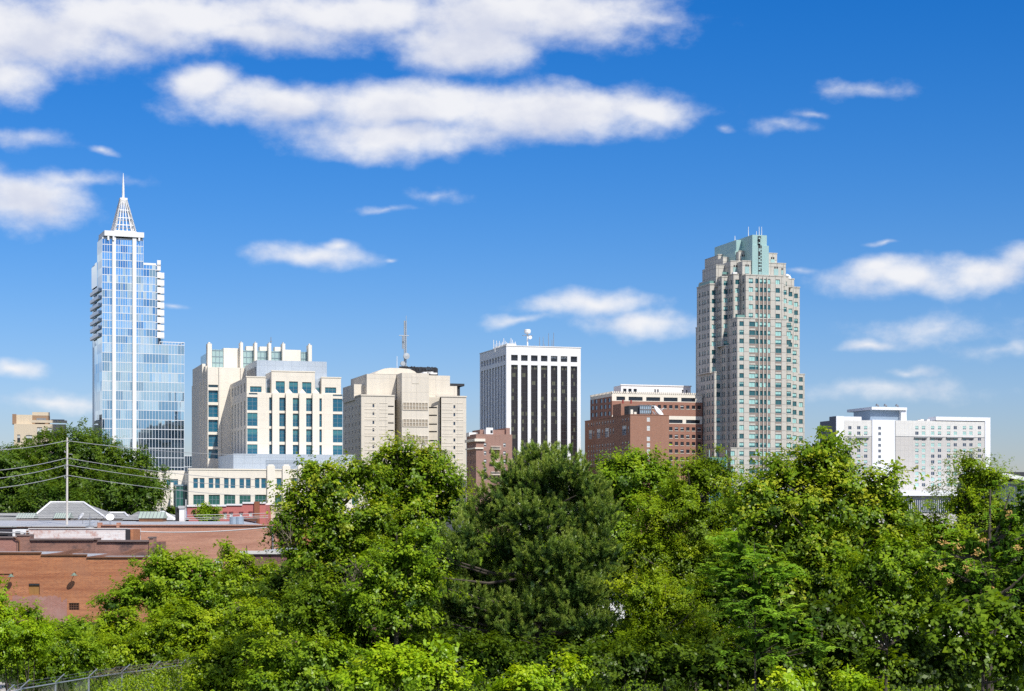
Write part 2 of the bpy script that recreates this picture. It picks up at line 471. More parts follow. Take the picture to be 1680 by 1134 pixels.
STYLES.update({
 'teal': dict(mats=[GL_TEAL, FR_TEAL, GL_TEAL2], nv=1, nh=2, fw=0.09),
 'teal_b': dict(mats=[GL_TEAL, FR_TEAL, GL_TEAL2], nv=1, nh=2, fw=0.09, blind=0.45),
 'teal_c': dict(mats=[GL_TEAL, FR_TEAL, GL_TEAL2], nv=0, nh=1, fw=0.09),
 'teal_w': dict(mats=[GL_TEAL, FR_TEAL, GL_TEAL2], nv=2, nh=1, fw=0.09, blind=0.35),
 'green': dict(mats=[GL_GREEN, FR_TEAL, GL_GREEN], nv=2, nh=1, fw=0.10),
 'slot': dict(mats=[GL_DARK, FR_DARK, GL_DARK], fw=0.05),
 'slotblue': dict(mats=[GL_BLUE, FR_DARK, GL_BLUE], fw=0.05),
 'dark': dict(mats=[GL_DARK, FR_DARK, BLIND], nv=1, fw=0.08),
 'dark_b': dict(mats=[GL_DARK, FR_DARK, BLIND], nv=1, fw=0.08, blind=0.4),
 'sash': dict(mats=[GL_DARK, FR_WHITE, BLIND], nh=1, fw=0.10),
 'sash_b': dict(mats=[GL_DARK, FR_WHITE, BLIND], nh=1, fw=0.10, blind=0.5),
 'sash_w': dict(mats=[GL_DARK, FR_WHITE, BLIND], nh=1, fw=0.10, blind=1.0),
 'arch': dict(mats=[GL_BLUE, FR_WHITE, BLIND], nv=2, nh=4, fw=0.12, blind=0.35),
 'aq0': dict(mats=[GL_AQUA, FR_TEAL, BLIND_AQUA], nv=1, fw=0.06),
 'aq1': dict(mats=[GL_AQUA, FR_TEAL, BLIND_AQUA], nv=1, fw=0.06, blind=0.35),
 'aq2': dict(mats=[GL_AQUA, FR_TEAL, BLIND_AQUA], nv=1, fw=0.06, blind=0.65),
 'aq3': dict(mats=[GL_AQUA, FR_TEAL, BLIND_AQUA], nv=1, fw=0.06, blind=1.0),
 'hotel0': dict(mats=[GL_BLUE, FR_WHITE, BLIND_AQUA], nv=1, nh=0, fw=0.10),
 'hotel1': dict(mats=[GL_BLUE, FR_WHITE, BLIND_AQUA], nv=1, nh=1, fw=0.10, blind=0.7),
 'hotel2': dict(mats=[GL_BLUE, FR_WHITE, BLIND_AQUA], nv=1, nh=1, fw=0.10, blind=1.0),
})
# ================================================================ THE CITY
# ---------------------------------------------------------------- glass tower with the lattice spire
def curtain(mb, F, scuts, zcuts, rng, mats3=(0, 1, 2), weights=None, tilt=0.011, o=0.0, skip=None):
    """every pane its own slightly out-of-true quad"""
    for j in range(len(zcuts) - 1):
        run, pick = 0, 0
        for i in range(len(scuts) - 1):
            if skip and skip((scuts[i] + scuts[i + 1]) / 2): continue
            if run <= 0:
                run = rng.choice((1, 2, 3, 5, 8)); pick = rng.choices(mats3, weights)[0]
            run -= 1
            a, b, c, d = scuts[i], scuts[i + 1], zcuts[j], zcuts[j + 1]
            e = [rng.uniform(-tilt, tilt) for _ in range(3)]
            mb.face([F.P(a, c, o + e[0]), F.P(b, c, o + e[1]), F.P(b, d, o + e[1] + e[2]), F.P(a, d, o + e[0] + e[2])], pick)

def grid_bars(mb, F, s0, s1, z0, z1, scuts, zcuts, vw=0.16, hw=0.30, pr=0.18, mi=0):
    P = F.P
    def bar(a, b, c, d, o):
        mb.face([P(a, c, o), P(b, c, o), P(b, d, o), P(a, d, o)], mi)
        mb.face([P(a, c, 0), P(a, d, 0), P(a, d, o), P(a, c, o)], mi)
        mb.face([P(b, c, 0), P(b, d, 0), P(b, d, o), P(b, c, o)], mi)
        mb.face([P(a, c, 0), P(b, c, 0), P(b, c, o), P(a, c, o)], mi)
        mb.face([P(a, d, 0), P(b, d, 0), P(b, d, o), P(a, d, o)], mi)
    for s in scuts: bar(s - vw / 2, s + vw / 2, z0, z1, pr)
    for z in zcuts: bar(s0, s1, z - hw / 2, z + hw / 2, pr + 0.03)

def lin(a, b, n): return [a + (b - a) * i / n for i in range(n + 1)]

def glass_tower():
    b = Bld('glass_tower', 'tall blue mirror-glass tower topped by a white lattice spire', 'skyscraper', 167.5, 850, 22.0)
    rng = random.Random(3)
    X1 = lambda x: x / 4.93; Y1 = lambda y: 270 + y / 4.93
    gl = [glassM('mirror_glass', (0.50, 0.70, 0.81), 0.03, 1.5, 1.0, 0.06), glassM('pale_mirror_glass', (0.70, 0.85, 0.91), 0.04, 1.5, 1.0, 0.06), glassM('deep_mirror_glass', (0.29, 0.47, 0.61), 0.03, 1.5, 1.0, 0.08)]
    zt = b.z(391); zc = b.z(378.5); z2 = b.z(434.5, 20); z3 = b.z(566, 30)
    ua, ub, uc, ud = 0.0, b.u(235), b.u(254.8), b.u(302)
    c0, c1, c2, c3 = b.u(183.8), b.u(189.8), b.u(217), b.u(223.3)
    D = 30.0
    # cores behind the glass
    core = MB()
    shell(core, 0.3, ub - 0.3, 0.3, 14, 0, zt - 0.3, 'f'); shell(core, ub - .4, uc - 0.3, 0.3, D, z3 - 2, z2 - 0.3, 'f'); shell(core, ub - .4, ud - 0.3, 0.3, D, 0, z3 - 0.3, 'f')
    shell(core, 0.35, ub - 0.2, 13, D, 0, b.z(428, 0, 10) - .2, 'f')
    b.part('wall', core, M('blue_grey_cladding', (0.33, 0.40, 0.47), 0.35, 0.05, 0.2, 0.05, 0.5))
    # floors: residential above, office below
    flo = [z3]
    while flo[-1] < zt - 2: flo.append(flo[-1] + 3.52)
    flo[-1] = zt
    low = lin(0, z3, 20)
    F = b.front(0)
    g = MB(); mu = MB()
    sA = lin(0, c0, 4); sB = lin(c1, c2, 7); sC = lin(c3, ub, 3); sD = lin(ub, uc, 4)[1:]; sE = lin(uc, ud, 9)[1:]
    up = [z for z in flo if z <= z2 - 1] + [z2]
    for s in (sA, sB, sC):
        curtain(g, F, s, flo, rng, weights=(5, 4, 2)); curtain(g, F, s, low, rng, weights=(6, 2, 3))
        grid_bars(mu, F, s[0], s[-1], 0, zt, s, low + flo[1:])
    curtain(g, F, [ub] + sD, up, rng, weights=(4, 5, 2)); grid_bars(mu, F, ub, uc, z3, z2, sD, up[1:])
    curtain(g, F, [ub] + sD + sE, low, rng, weights=(6, 2, 3)); grid_bars(mu, F, ub, ud, 0, z3, sD + sE, low)
    b.part('glazing', g, gl); 
    # left flank: flat panel glazing below, balconies above
    wl = b.w(149.5)
    Lf = b.left(0.0, D)
    g2 = MB(); curtain(g2, b.left(0.0, 22), lin(0, 22, 8), low, rng, weights=(5, 0, 4)); curtain(g2, b.left(0.0, 14), lin(0, 14, 4), flo, rng, weights=(5, 0, 4))
    curtain(g2, b.left(0.35, D), lin(0, D - 14, 6), [z for z in flo if z < b.z(430, 0, 12)], rng, weights=(3, 0, 5))
    b.part('side_glazing', g2, gl, 'shaded flank glazing')
    b.part('mullion_grid', mu, MULL)
    for a, e in ((c0, c1), (c2, c3)):
        m = MB(); m.box(a, e, -0.9, 0.2, 0, zc - 2.2); b.part('column', m, WHITE)
    # side wing wall with raked parapet
    m = MB(); m.prism([(-.15, 13.5), (0.3, 13.5), (0.3, D - .5), (-.15, D - .5)], b.z(470, -1, 16), b.z(436, -1, 20)); 
    m.prism([(-.15, 13.5), (0.3, 13.5), (0.3, 20), (-.15, 20)], b.z(436, -1, 20), b.z(431, -1, 16))
    b.part('side_wing', m, gl[1])
    # balconies on the left flank
    k = 0
    for z in flo[1:]:
        if z > b.z(472, 0, 10): continue
        m = MB(); m.box(-.85, -0.05, 5, 29.5, z - 0.2, z + .12); m.box(-.9, -.8, 5, 29.5, z + .1, z + 1.5, 1); m.box(-.8, -0.05, 5, 5.1, z + .1, z + 1.5, 1)
        b.part('balcony', m, [WHITE, BALC])
    # right balcony stack: two columns
    for z in up[1:]:
        m = MB(); m.box(uc + .02, uc + 2.6, 0.3, 9, z - 0.3, z); m.box(uc + 2.5, uc + 2.62, 0.3, 9, z, z + 2.6, 1); m.box(uc + .9, uc + 2.5, 0.3, 0.42, z, z + 2.5, 1)
        m.box(uc + .02, uc + 1.2, 0.6, 1.6, z - 3.2, z - .3, 2)
        if z < b.z(454, 40): m.box(uc + 2.62, uc + 4.6, 2.0, 11, z - 0.35, z); m.box(uc + 2.7, uc + 4.6, 1.9, 2.0, z, z + 2.5); m.box(uc + 3.0, uc + 4.0, 2.1, 6, z - 3.0, z - .35, 2)
        b.part('balcony', m, [WHITE, WHITE, gl[2]])
    m = MB(); m.box(uc + 0.02, uc + 4.5, 9, 24, z3, z2 - 3); b.part('rear_wing', m, METALP)
    # parapets
    m = MB(); m.box(ub + .02, uc + .3, -.25, .5, z2 - .1, z2 + .9); b.part('parapet', m, WHITE)
    m = MB(); m.box(uc + 2, ud + .2, -.2, .1, z3 + 1.2, z3 + 1.5)
    for s in lin(uc + 2, ud + .1, 8): m.box(s - .08, s + .08, -.18, .08, z3, z3 + 1.2)
    m.box(ud, ud + .2, 0, 20, z3 + 1.2, z3 + 1.5); b.part('roof_railing', m, WHITE)
    # crown: open loggia, projecting cap
    m = MB(); m.box(c1, c2, 1.5, 2.0, zt, zc - 2.4); b.part('louvre', m, DARK)
    m = MB(); m.box(0, ub, -.15, .15, zt - .2, zt + .5); m.box(0.3, c0, 1.5, 13, zt, zc - 2.4); m.box(c3, ub - .3, 1.5, 13, zt, zc - 2.4); b.part('cornice', m, WHITE)
    e0, e1 = b.u(172), b.u(234.7)
    m = MB(); m.box(e0 - .4, e1 + .2, -1.5, 15, zc - 2.4, zc)
    for s in (e0 + 1.0, e0 + 3.4): m.box(s, s + .8, -1.4, 8, zc - 4.4, zc - 2.4)
    m.box(e1 - 2.4, e1 - 1.6, -1.4, 8, zc - 4.0, zc - 2.4)
    b.part('roof_cap', m, WHITE)
    # lattice spire
    cu, cw = b.u(202.2, 6), 6.0
    hb, ht = (b.u(220, 6) - b.u(184.5, 6)) / 2, 1.35
    zs0, zs1 = zc, b.z(329, cu, cw)
    cr = MB()
    def ring(t): 
        h = hb + (ht - hb) * t; return [(cu - h, cw - h), (cu + h, cw - h), (cu + h, cw + h), (cu - h, cw + h)], zs0 + (zs1 - zs0) * t
    for e in range(4):
        for k in range(6):
            f = k / 5
            (q0, za), (q1, zb) = ring(0), ring(1)
            p0 = Vector((*q0[e], za)).lerp(Vector((*q0[(e + 1) % 4], za)), f); p1 = Vector((*q1[e], zb)).lerp(Vector((*q1[(e + 1) % 4], zb)), f)
            cr.tube([p0, p1], 0.46 if k in (0, 5) else 0.26, 5)
        for t in (0.03, 0.22, 0.44, 0.68):
            q, z = ring(t); cr.tube([(*q[e], z), (*q[(e + 1) % 4], z)], 0.26, 5)
    crown = b.part('lattice_crown', cr, WHITE)
    m = MB(); m.box(cu - 1.7, cu + 1.7, cw - 1.7, cw + 1.7, zs1 - .3, zs1 + 1.0); m.box(cu - 1.3, cu + 1.3, cw - 1.3, cw + 1.3, zs1 - 1.3, zs1 - .3); b.part('spire_collar', m, WHITE, parent=crown)
    m = MB(); m.tube([(cu, cw, zs1 + 1), (cu, cw, zs1 + 7), (cu, cw, b.z(284, cu, cw))], [0.62, 0.5, 0.1], 8); b.part('needle', m, WHITE, parent=crown)
    # low annex to the right
    a0, a1, az = ud + .05, b.u(318.5, 4), b.z(748, 40, 4)
    m = MB(); shell(m, a0, a1, 4.2, 30, 0, az - .1, 'f'); b.part('annex_wall', m, METALP)
    m = MB(); Fq = b.front(4.0); sc = lin(a0, a1, 5); zz = lin(0, az, 7); curtain(m, Fq, sc, zz, rng, weights=(3, 0, 6)); b.part('annex_glazing', m, gl)
    m = MB(); grid_bars(m, Fq, a0, a1, 0, az, sc, zz); b.part('annex_mullion', m, MULL)
    return b

# ---------------------------------------------------------------- courthouse
def courthouse():
    b = Bld('courthouse', 'cream stone courthouse with teal windows and finned glass crown', 'courthouse', 309.3, 560)
    X = lambda x: 270 + x / 3.4375; Y = lambda y: 540 + y / 3.4375
    rng = b.rng
    T = lambda: rng.choice(('teal', 'teal', 'teal_b'))
    wall = MB()
    # --- podium
    F = b.front(0)
    u1 = b.u(X(1130)); z1 = b.z(Y(794), 12)
    holes = []
    for k in range(11):
        a, e = b.u(X(162 + 86.8 * k)), b.u(X(225 + 86.8 * k))
        for (ya, yb, st) in ((840, 897, 'teal'), (934, 990, 'green')):
            h = (a, e, b.z(Y(yb), a), b.z(Y(ya), a)); holes.append(h)
            if st == 'teal':
                m1 = a + (e - a) * .42; m2 = a + (e - a) * .58
                b.win(F, a, m1, h[2], h[3], .35, 'teal_c'); b.win(F, m2, e, h[2], h[3], .35, 'teal_c')
                wall.box(m1, m2, 0.15, .6, h[2], h[3])
            else: b.win(F, a, e, h[2], h[3], .35, 'green')
    wall_with_holes(wall, F, 0, u1, 0, z1, holes, .4); shell(wall, 0, u1, 0, 45, 0, z1 - .5, 'ft'); 
    wall.box(0, u1, 0.4, 45, z1 - 1.0, z1 - .6)
    # recessed left part with the glass stair
    ua = b.u(X(-8), 10); zl = b.z(Y(797), -8, 10)
    Fl = b.front(10)
    hl = [(b.u(X(12), 10), b.u(X(76), 10), b.z(Y(880), -8, 10), b.z(Y(846), -8, 10))]
    wall_with_holes(wall, Fl, ua - 12, -0.02, 0, zl, hl, .4); shell(wall, ua - 12, -0.02, 10, 40, 0, zl, 'f')
    b.win(Fl, *hl[0], .35, 'teal_w')
    m = MB(); g0, g1 = b.u(X(65), 4), b.u(X(131), 4); zg = b.z(Y(886), 0, 4)
    m.box(g0, g1, 4, 9.8, 0, zg, 0); 
    for k in range(5):
        z = zg - 1.2 - k * 2.6; m.box(g0 - .06, g1 + .06, 3.9, 4.1, z, z + .14, 1)
    for k in range(4): 
        s = g0 + (g1 - g0) * k / 3; m.box(s - .07, s + .07, 3.88, 4.0, 0, zg, 1)
    m.box(g0 - .2, g1 + .2, 3.8, 10, zg, zg + .5, 1)
    b.part('stair_bay', m, [GL_GREEN, FR_TEAL])
    m = MB(); m.box(b.u(X(34), 2), b.u(X(50), 2), 2, 3.2, 0, b.z(Y(866), 0, 2)); b.part('pylon', m, CREAM_PLAIN)
    # fins that rise above the podium
    for k in range(5, 11):
        a = b.u(X(577 + 86.8 * (k - 5))); m = MB(); m.box(a, a + 2.4, -.7, .6, 0, b.z(Y(772), a)); m.prism([(a + .4, -.5), (a + 2.0, -.5), (a + 1.2, .4)], b.z(Y(772), a), b.z(Y(764), a)); b.part('fin', m, CREAM_PLAIN)
    m = MB(); m.box(-.15, u1, -.2, .4, z1 - .05, z1 + .35); b.part('coping', m, CREAM_PLAIN)
    # --- metal base block above the podium
    W1 = 10.0
    a0, a1 = b.u(X(388), W1), b.u(X(1073), W1); zb = b.z(Y(705), a0 + 15, W1)
    m = MB(); m.box(a0, a1, W1, 44, z1 - .6, zb); plinth = b.part('metal_plinth', m, METALP)
    m = MB(); l0, l1 = b.u(X(572), W1), b.u(X(780), W1)
    for i in range(7):
        z = b.z(Y(787), a0 + 15, W1) + i * .42; m.box(l0, l1, W1 - .15, W1 - .003, z, z + .25)
    b.part('louvre', m, METALP, parent=plinth)
    # --- right wing
    W2 = 15.0
    F2 = b.front(W2)
    v0, v1 = b.u(X(463), W2), b.u(X(1003), W2)
    zt = b.z(Y(362), v0 + 12, W2); zp = b.z(Y(270), v0, W2); zc = b.z(Y(239), v0 + 22, W2)
    zlow = zb - .02
    holes = []
    rows = [(388, 462), (476, 550), (564, 637), (653, 712)]
    cols = [(590, 614), (637, 690), (712, 765), (788, 840), (862, 887)]
    for (ya, yb) in rows:
        za, ze = max(b.z(Y(yb), v0 + 15, W2), zlow), b.z(Y(ya), v0 + 15, W2)
        for (xa, xb) in cols:
            h = (b.u(X(xa), W2), b.u(X(xb), W2), za, ze); holes.append(h); b.win(F2, *h, .5, T() if xb - xa > 40 else 'teal_c')
        for (xa, xb) in ((466, 524), (949, 1003)):
            h = (b.u(X(xa), W2), b.u(X(xb), W2) - .01, za, ze); holes.append(h); b.win(F2, *h, .25, T())
    # thin top lights of the corner bays
    for (xa, xb) in ((475, 524), (949, 1003)):
        h = (b.u(X(xa), W2), b.u(X(xb), W2) - .01, b.z(Y(374), v0 + 15, W2), b.z(Y(363.5), v0 + 15, W2) - .05); holes.append(h); b.win(F2, *h, .25, 'teal_c')
    wall_with_holes(wall, F2, v0, v1, zlow, zt, holes, .6)
    L2 = b.w(X(368), v0)
    # left flank of the wing, with rows of tall narrow windows
    FL = b.left(v0, L2); Ls = L2 - W2
    hol = []
    for (ya, yb) in ((300, 350), (400, 540), (560, 700)):
        za, ze = max(b.z(Y(yb), v0, W2), zlow), b.z(Y(ya), v0, W2)
        for k in range(5):
            w = W2 + 3.5 + k * (Ls - 6) / 4.6
            s = L2 - w - 2.2
            h = (s, s + 2.4, za, ze); hol.append(h); b.win(FL, *h, .4, 'teal_c')
    wall_with_holes(wall, FL, 0, Ls, zlow, zp, hol, .5)
    shell(wall, v0, v1, W2, L2, zlow, zt, 'flt')
    # tier above: pavilions and raised centre
    for (xa, xb, yt, wn) in ((463, 570, 270, [(482, 547, 322, 355)]), (603, 848, 239, [(627, 678, 293, 361), (702, 752, 293, 361), (776, 828, 295, 361)]), (885, 995, 275, [(905, 968, 328, 360)])):
        ww = W2 + (0 if xa == 603 else 1.2); Ft = b.front(ww)
        s0, s1 = (v0 if xa == 463 else b.u(X(xa), ww)), b.u(X(xb), ww); ztt = b.z(Y(yt), s0, ww)
        if xa == 463: ztt = zp
        hh = []
        for (p, q, r, t) in wn:
            h = (b.u(X(p), ww), b.u(X(q), ww), max(b.z(Y(t), s0, ww), zt + .05), b.z(Y(r), s0, ww)); hh.append(h); b.win(Ft, *h, .35, 'teal_w' if q - p > 55 else 'teal_b')
        wall_with_holes(wall, Ft, s0, s1, zt, ztt, hh, .5); shell(wall, s0, s1, ww, L2 - 2, zt, ztt, 'f' + ('l' if xa == 463 else ''))
        wall.box(s0 - .12, s1 + .12, ww - .15, ww + .6, ztt, ztt + .35)
    wall.box(v0 + .2, v1 - .2, W2 + .5, L2, zt - .4, zt - .1)
    for (xa, xb) in ((571, 602), (849, 884)):
        m = MB(); s0, s1 = b.u(X(xa), W2 + 3), b.u(X(xb), W2 + 3); m.box(s0, s1, W2 + 3, W2 + 10, zt, b.z(Y(283), s0, W2 + 3)); b.part('recess_panel', m, METALP)
        b.win(b.front(W2 + 2.9), s0 + .3, s1 - .3, b.z(Y(357), s0, W2), b.z(Y(326), s0, W2), 0, 'teal_w')
    # fins between the window bays
    for xm in (625, 701, 776.5, 851):
        a = b.u(X(xm), W2); m = MB(); m.box(a - 1.1, a + 1.1, W2 - .9, W2 + .1, zlow, b.z(Y(362), a, W2)); m.face([(a - 1.1, W2 - .9, b.z(Y(362), a, W2)), (a + 1.1, W2 - .9, b.z(Y(362), a, W2)), (a, W2 - .3, b.z(Y(338), a, W2))]); 
        m.face([(a - 1.1, W2 - .9, b.z(Y(362), a, W2)), (a, W2 - .3, b.z(Y(338), a, W2)), (a - 1.0, W2 + .1, b.z(Y(362), a, W2))]); m.face([(a + 1.1, W2 - .9, b.z(Y(362), a, W2)), (a + 1.0, W2 + .1, b.z(Y(362), a, W2)), (a, W2 - .3, b.z(Y(338), a, W2))])
        b.part('fin', m, CREAM_PLAIN)
    # --- metal penthouse
    W3 = 26.0
    p0, p1 = b.u(X(520), W3), b.u(X(915), W3); zpp = b.z(Y(181), p0 + 15, W3)
    m = MB(); m.box(p0, p1, W3, W3 + 26, zt, zpp); pent = b.part('metal_penthouse', m, METALP)
    m = MB()
    for k in range(9): m.box(p0 - .25, p0 - .01, W3 + 2 + k * 2, W3 + 3.4 + k * 2, b.z(Y(265), p0, W3), b.z(Y(212), p0, W3))
    b.part('louvre', m, GREY, parent=pent)
    # --- tall tower block behind
    W4 = max(L2 - 1.0, 44.0)
    F4 = b.front(W4)
    t0, t1 = b.u(X(243), W4), b.u(X(560), W4); zT = b.z(Y(214), t0, W4)
    h4 = []
    zz = [(313, 328), (345, 412), (428, 496), (511, 580), (595, 663), (678, 730)]
    for (ya, yb) in zz:
        h = (b.u(X(247), W4), b.u(X(302), W4), b.z(Y(yb), t0, W4), b.z(Y(ya), t0, W4)); h4.append(h); b.win(F4, *h, .7, 'teal_c' if yb - ya < 30 else 'teal')
    wall_with_holes(wall, F4, t0, t1, 0, zT, h4, .8); shell(wall, t0, t1, W4, W4 + 40, 0, zT, 'f')
    # stepped left edge of that tower
    q0 = b.u(X(225), W4 + 3)
    wall.box(b.u(X(231), W4 + 2), t0 - .02, W4 + 2, W4 + 36, 0, b.z(Y(205), t0, W4))
    wall.box(b.u(X(212), W4 + 6), b.u(X(231), W4 + 6) - .02, W4 + 6, W4 + 32, 0, b.z(Y(188), t0, W4))
    wall.box(b.u(X(197), W4 + 9), b.u(X(212), W4 + 9) - .02, W4 + 9, W4 + 30, 0, b.z(Y(288), t0, W4))
    # vertical joint ribs on its front
    for x in (306, 428): a = b.u(X(x), W4); wall.box(a, a + .7, W4 - .45, W4, 0, zT)
    # --- crown of glass, panels and fins
    W5 = W4 + 8
    zk = b.z(Y(104), t0, W5); zk1 = b.z(Y(82), t0, W5)
    cs = [(268, 331, 1), (333, 425, 0), (443, 503, 1), (522, 584, 1), (602, 663, 1), (680, 768, 0), (769, 811, 1)]
    for (xa, xb, isg) in cs:
        m = MB(); a, e = b.u(X(xa), W5), b.u(X(xb), W5); m.box(a, e, W5, W5 + 30, zT - 3, zk - (0.6 if isg else 0))
        if isg:
            for k in range(4): zq = zT + k * (zk - .6 - zT) / 3.2; m.box(a, e, W5 - .12, W5, zq, zq + .2, 1)
            for k in range(4): s = a + (e - a) * k / 3; m.box(s - .07, s + .07, W5 - .1, W5, zT - 3, zk - .6, 1)
        b.part('crown_glazing' if isg else 'crown_panel', m, [CROWN_GL, FR_TEAL] if isg else [CREAM_PLAIN, CREAM_PLAIN])
    for (xa, xb, yt) in ((242, 266, 82), (427, 442, 76), (507, 522, 78), (586, 601, 80), (664, 680, 82), (811, 830, 90)):
        a, e = b.u(X(xa), W5 - 2), b.u(X(xb), W5 - 2); m = MB(); m.box(a, e, W5 - 2.2, W5 + 1.5, zT - 3, b.z(Y(yt), a, W5 - 2)); m.box(a + .4, e - .4, W5 - 1.2, W5 + .8, b.z(Y(yt), a, W5), b.z(Y(yt - 6), a, W5)); b.part('crown_fin', m, CREAM_PLAIN)
    m = MB(); a = b.u(X(600), W5 + 10); m.tube([(a, W5 + 10, zk), (a, W5 + 10, b.z(Y(45), a, W5 + 10))], .12, 6); m.box(a - .3, a + .3, W5 + 9.8, W5 + 10.2, b.z(Y(58), a, W5), b.z(Y(54), a, W5)); b.part('antenna', m, GREY)
    m = MB()
    for x in (480, 556, 640): a = b.u(X(x), W5 + 8); m.box(a - 1.5, a + 1.5, W5 + 6, W5 + 9, zk - .5, zk + 1.4)
    b.part('rooftop_unit', m, CREAM_PLAIN)
    b.part('wall', wall, CREAM)
    b.flush_windows(split=True)
    return b

# ---------------------------------------------------------------- detention block
def detention_block():
    b = Bld('detention_centre', 'windowless beige concrete block with slot windows and radio mast', 'public building', 592.6, 660)
    X = lambda x: 540 + x / 4.05; Y = lambda y: 510 + y / 4.05
    wall = MB()
    F = b.front(0)
    z1 = b.z(Y(565), 2); zr = b.z(Y(572), 30)
    u1, u2, u3 = b.u(X(435)), b.u(X(745)), b.u(X(911))
    rows = [632, 684, 743, 793, 853, 903, 963, 1012]
    def yz(y, u): return b.z(Y(y), u)
    hA, hB = [], []
    for y in rows:
        h = (b.u(X(288)), b.u(X(300)), yz(y + 10, 8), yz(y - 11, 8)); hA.append(h); b.win(F, *h, .3, 'slotblue')
        h = (b.u(X(391)), b.u(X(429)), yz(y + 6, 8), yz(y - 2, 8)); hA.append(h); b.win(F, *h, .5, 'slot')
        h = (b.u(X(826)), b.u(X(838)), yz(y + 15, 30), yz(y - 6, 30)); hB.append(h); b.win(F, *h, .3, 'slotblue')
    wall_with_holes(wall, F, 0, u1, 0, z1, hA, .5); wall_with_holes(wall, F, u2, u3, 0, zr, hB, .5)
    L = b.w(X(92)); FL = b.left(0, L); hl = []
    for y in rows:
        for k in range(5):
            s = L - 2.5 - k * L / 5.4 - 1.2; h = (s, s + 1.1, yz(y + 14, 0), yz(y - 8, 0)); hl.append(h); b.win(FL, *h, .3, 'slot')
    wall_with_holes(wall, FL, 0, L, 0, z1, hl, .4)
    shell(wall, 0, u1, 0, L, 0, z1, 'fl'); shell(wall, u2, u3, 0, L, 0, zr, 'fl')
    # recess behind the central bay and angled flank
    D = 9.0
    wall.box(u1 + .02, u2 + 6, D, L - 1, 0, z1 - .6)
    ub = b.u(X(663), -2)
    FA = Face((ub + .05, 4.0), (0.93, -0.3676), (-0.3676, -0.93))
    ln = (u2 - ub) / .93
    hh = []
    for y in rows:
        h = (ln * .05, ln * .80, yz(y + 12, 25), yz(y + 3, 25)); hh.append(h); b.win(FA, *h, .5, 'slot')
    wall_with_holes(wall, FA, 0, ln, 0, zr - .05, hh, .6)
    wall.prism([(ub + .05, 4.05), (u2 + .1, 4.05 - .3953 * (u2 - ub)), (u2 + .1, 8), (ub + .05, 8)], zr - .8, zr - .3)
    m = MB()
    for y in rows: 
        uu = b.u(X(446), D - .3); m.box(uu, uu + 1.4, D - .12, D - .02, yz(y + 12, 18), yz(y - 12, 18))
    b.part('recess_window', m, GL_DARK)
    b.part('wall', wall, JAILC)
    # central bay
    c0 = b.u(X(483), -2); zc = b.z(Y(412), c0, -2)
    m = MB(); m.box(c0, ub, -2, 26, 0, zc); m.box(b.u(X(550), -2), b.u(X(597), -2), -2.12, -2, yz(487, 20), yz(434, 20)); b.part('central_bay', m, JAILC)
    for (ya, yb) in ((613, 661), (723, 771), (833, 881)):
        m = MB(); a, e = b.u(X(490), -2), b.u(X(655), -2); za, ze = b.z(Y(yb), 20), b.z(Y(ya), 20)
        m.box(a, e, -2.08, -2.002, za, ze, 0)
        for k in range(9): s = a + (e - a) * k / 8; m.box(s - .12, s + .12, -2.25, -2.08, za, ze, 1)
        for k in range(3): z = za + (ze - za) * k / 2; m.box(a, e, -2.22, -2.081, z - .1, z + .1, 1)
        b.part('louvre_panel', m, [M('louvre_beige', (0.36, 0.31, 0.24), .85), JAILC])
    # raised panel frames and cornice lines
    m = MB()
    for y in (612, 723, 833, 943):
        for (xa, xb, uu) in ((236, 312, 8), (334, 388, 8), (750, 822, 30), (842, 890, 30)):
            a, e = b.u(X(xa)), b.u(X(xb)); za, ze = yz(y + 46, uu), yz(y + 42, uu)
            m.box(a, e, -.1, -.003, za, ze); m.box(a, e, -.1, -.003, yz(y + 3, uu), yz(y, uu))
            m.box(a, e, -.08, -.003, yz(y + 68, uu), yz(y + 65, uu)); m.box(a, e, -.08, -.003, yz(y + 96, uu), yz(y + 93, uu))
    b.part('panel_moulding', m, JAILC)
    m = MB(); m.box(-.2, u1, -.25, .5, z1, z1 + .5); m.box(-.25, .3, .5, L, z1, z1 + .5); b.part('coping', m, JAILC); m = MB(); m.box(u2 - 2, u3 + .2, -.25, .5, zr, zr + .5); b.part('coping', m, JAILC)
    # upper tiers
    m = MB()
    w = 6.0; m.box(b.u(X(250), w), b.u(X(445), w), w, 34, z1 - 1, b.z(Y(420), 5, w))
    w = 10.0; m.box(b.u(X(165), w), b.u(X(250), w) - .05, w, 30, z1 - 1, b.z(Y(488), 0, w))
    b.part('upper_storey', m, JAILC)
    m = MB(); w = 6.5; m.box(ub - .5, b.u(X(803), w), w, 32, zr - 1, b.z(Y(428), 25, w)); w = 8; m.box(b.u(X(803), w - 1.5) + .05, b.u(X(850), w), w, 28, zr - 1, b.z(Y(498), 30, w)); b.part('upper_storey', m, JAILC)
    # vaulted roof hood
    m = MB(); w = 12.0; a, e = b.u(X(298), w), b.u(X(592), w); zb, zt = b.z(Y(420), 10, w), b.z(Y(378), 10, w)
    n = 12; prof = [(0, 0), (.1, .5), (.22, .85), (.36, 1.0), (.6, 1.0), (.8, .9), (.92, .55), (1, 0)]
    pl = [(a + (e - a) * p, zb + (zt - zb) * q) for p, q in prof]
    i = len(m.v); k = len(pl)
    m.v += [(x, w, z) for x, z in pl] + [(x, w + 18, z) for x, z in pl]
    m.f += [(i + j, i + j + 1, i + k + j + 1, i + k + j) for j in range(k - 1)] + [tuple(range(i, i + k)), tuple(range(i + k, i + 2 * k))]; m.m += [0] * (k + 1)
    b.part('vaulted_hood', m, JAILC)
    # screened rooftop plant
    m = MB(); w = 20.0; a, e = b.u(X(470), w), b.u(X(714), w); zb, zt = b.z(Y(424), 20, w), b.z(Y(371), 20, w)
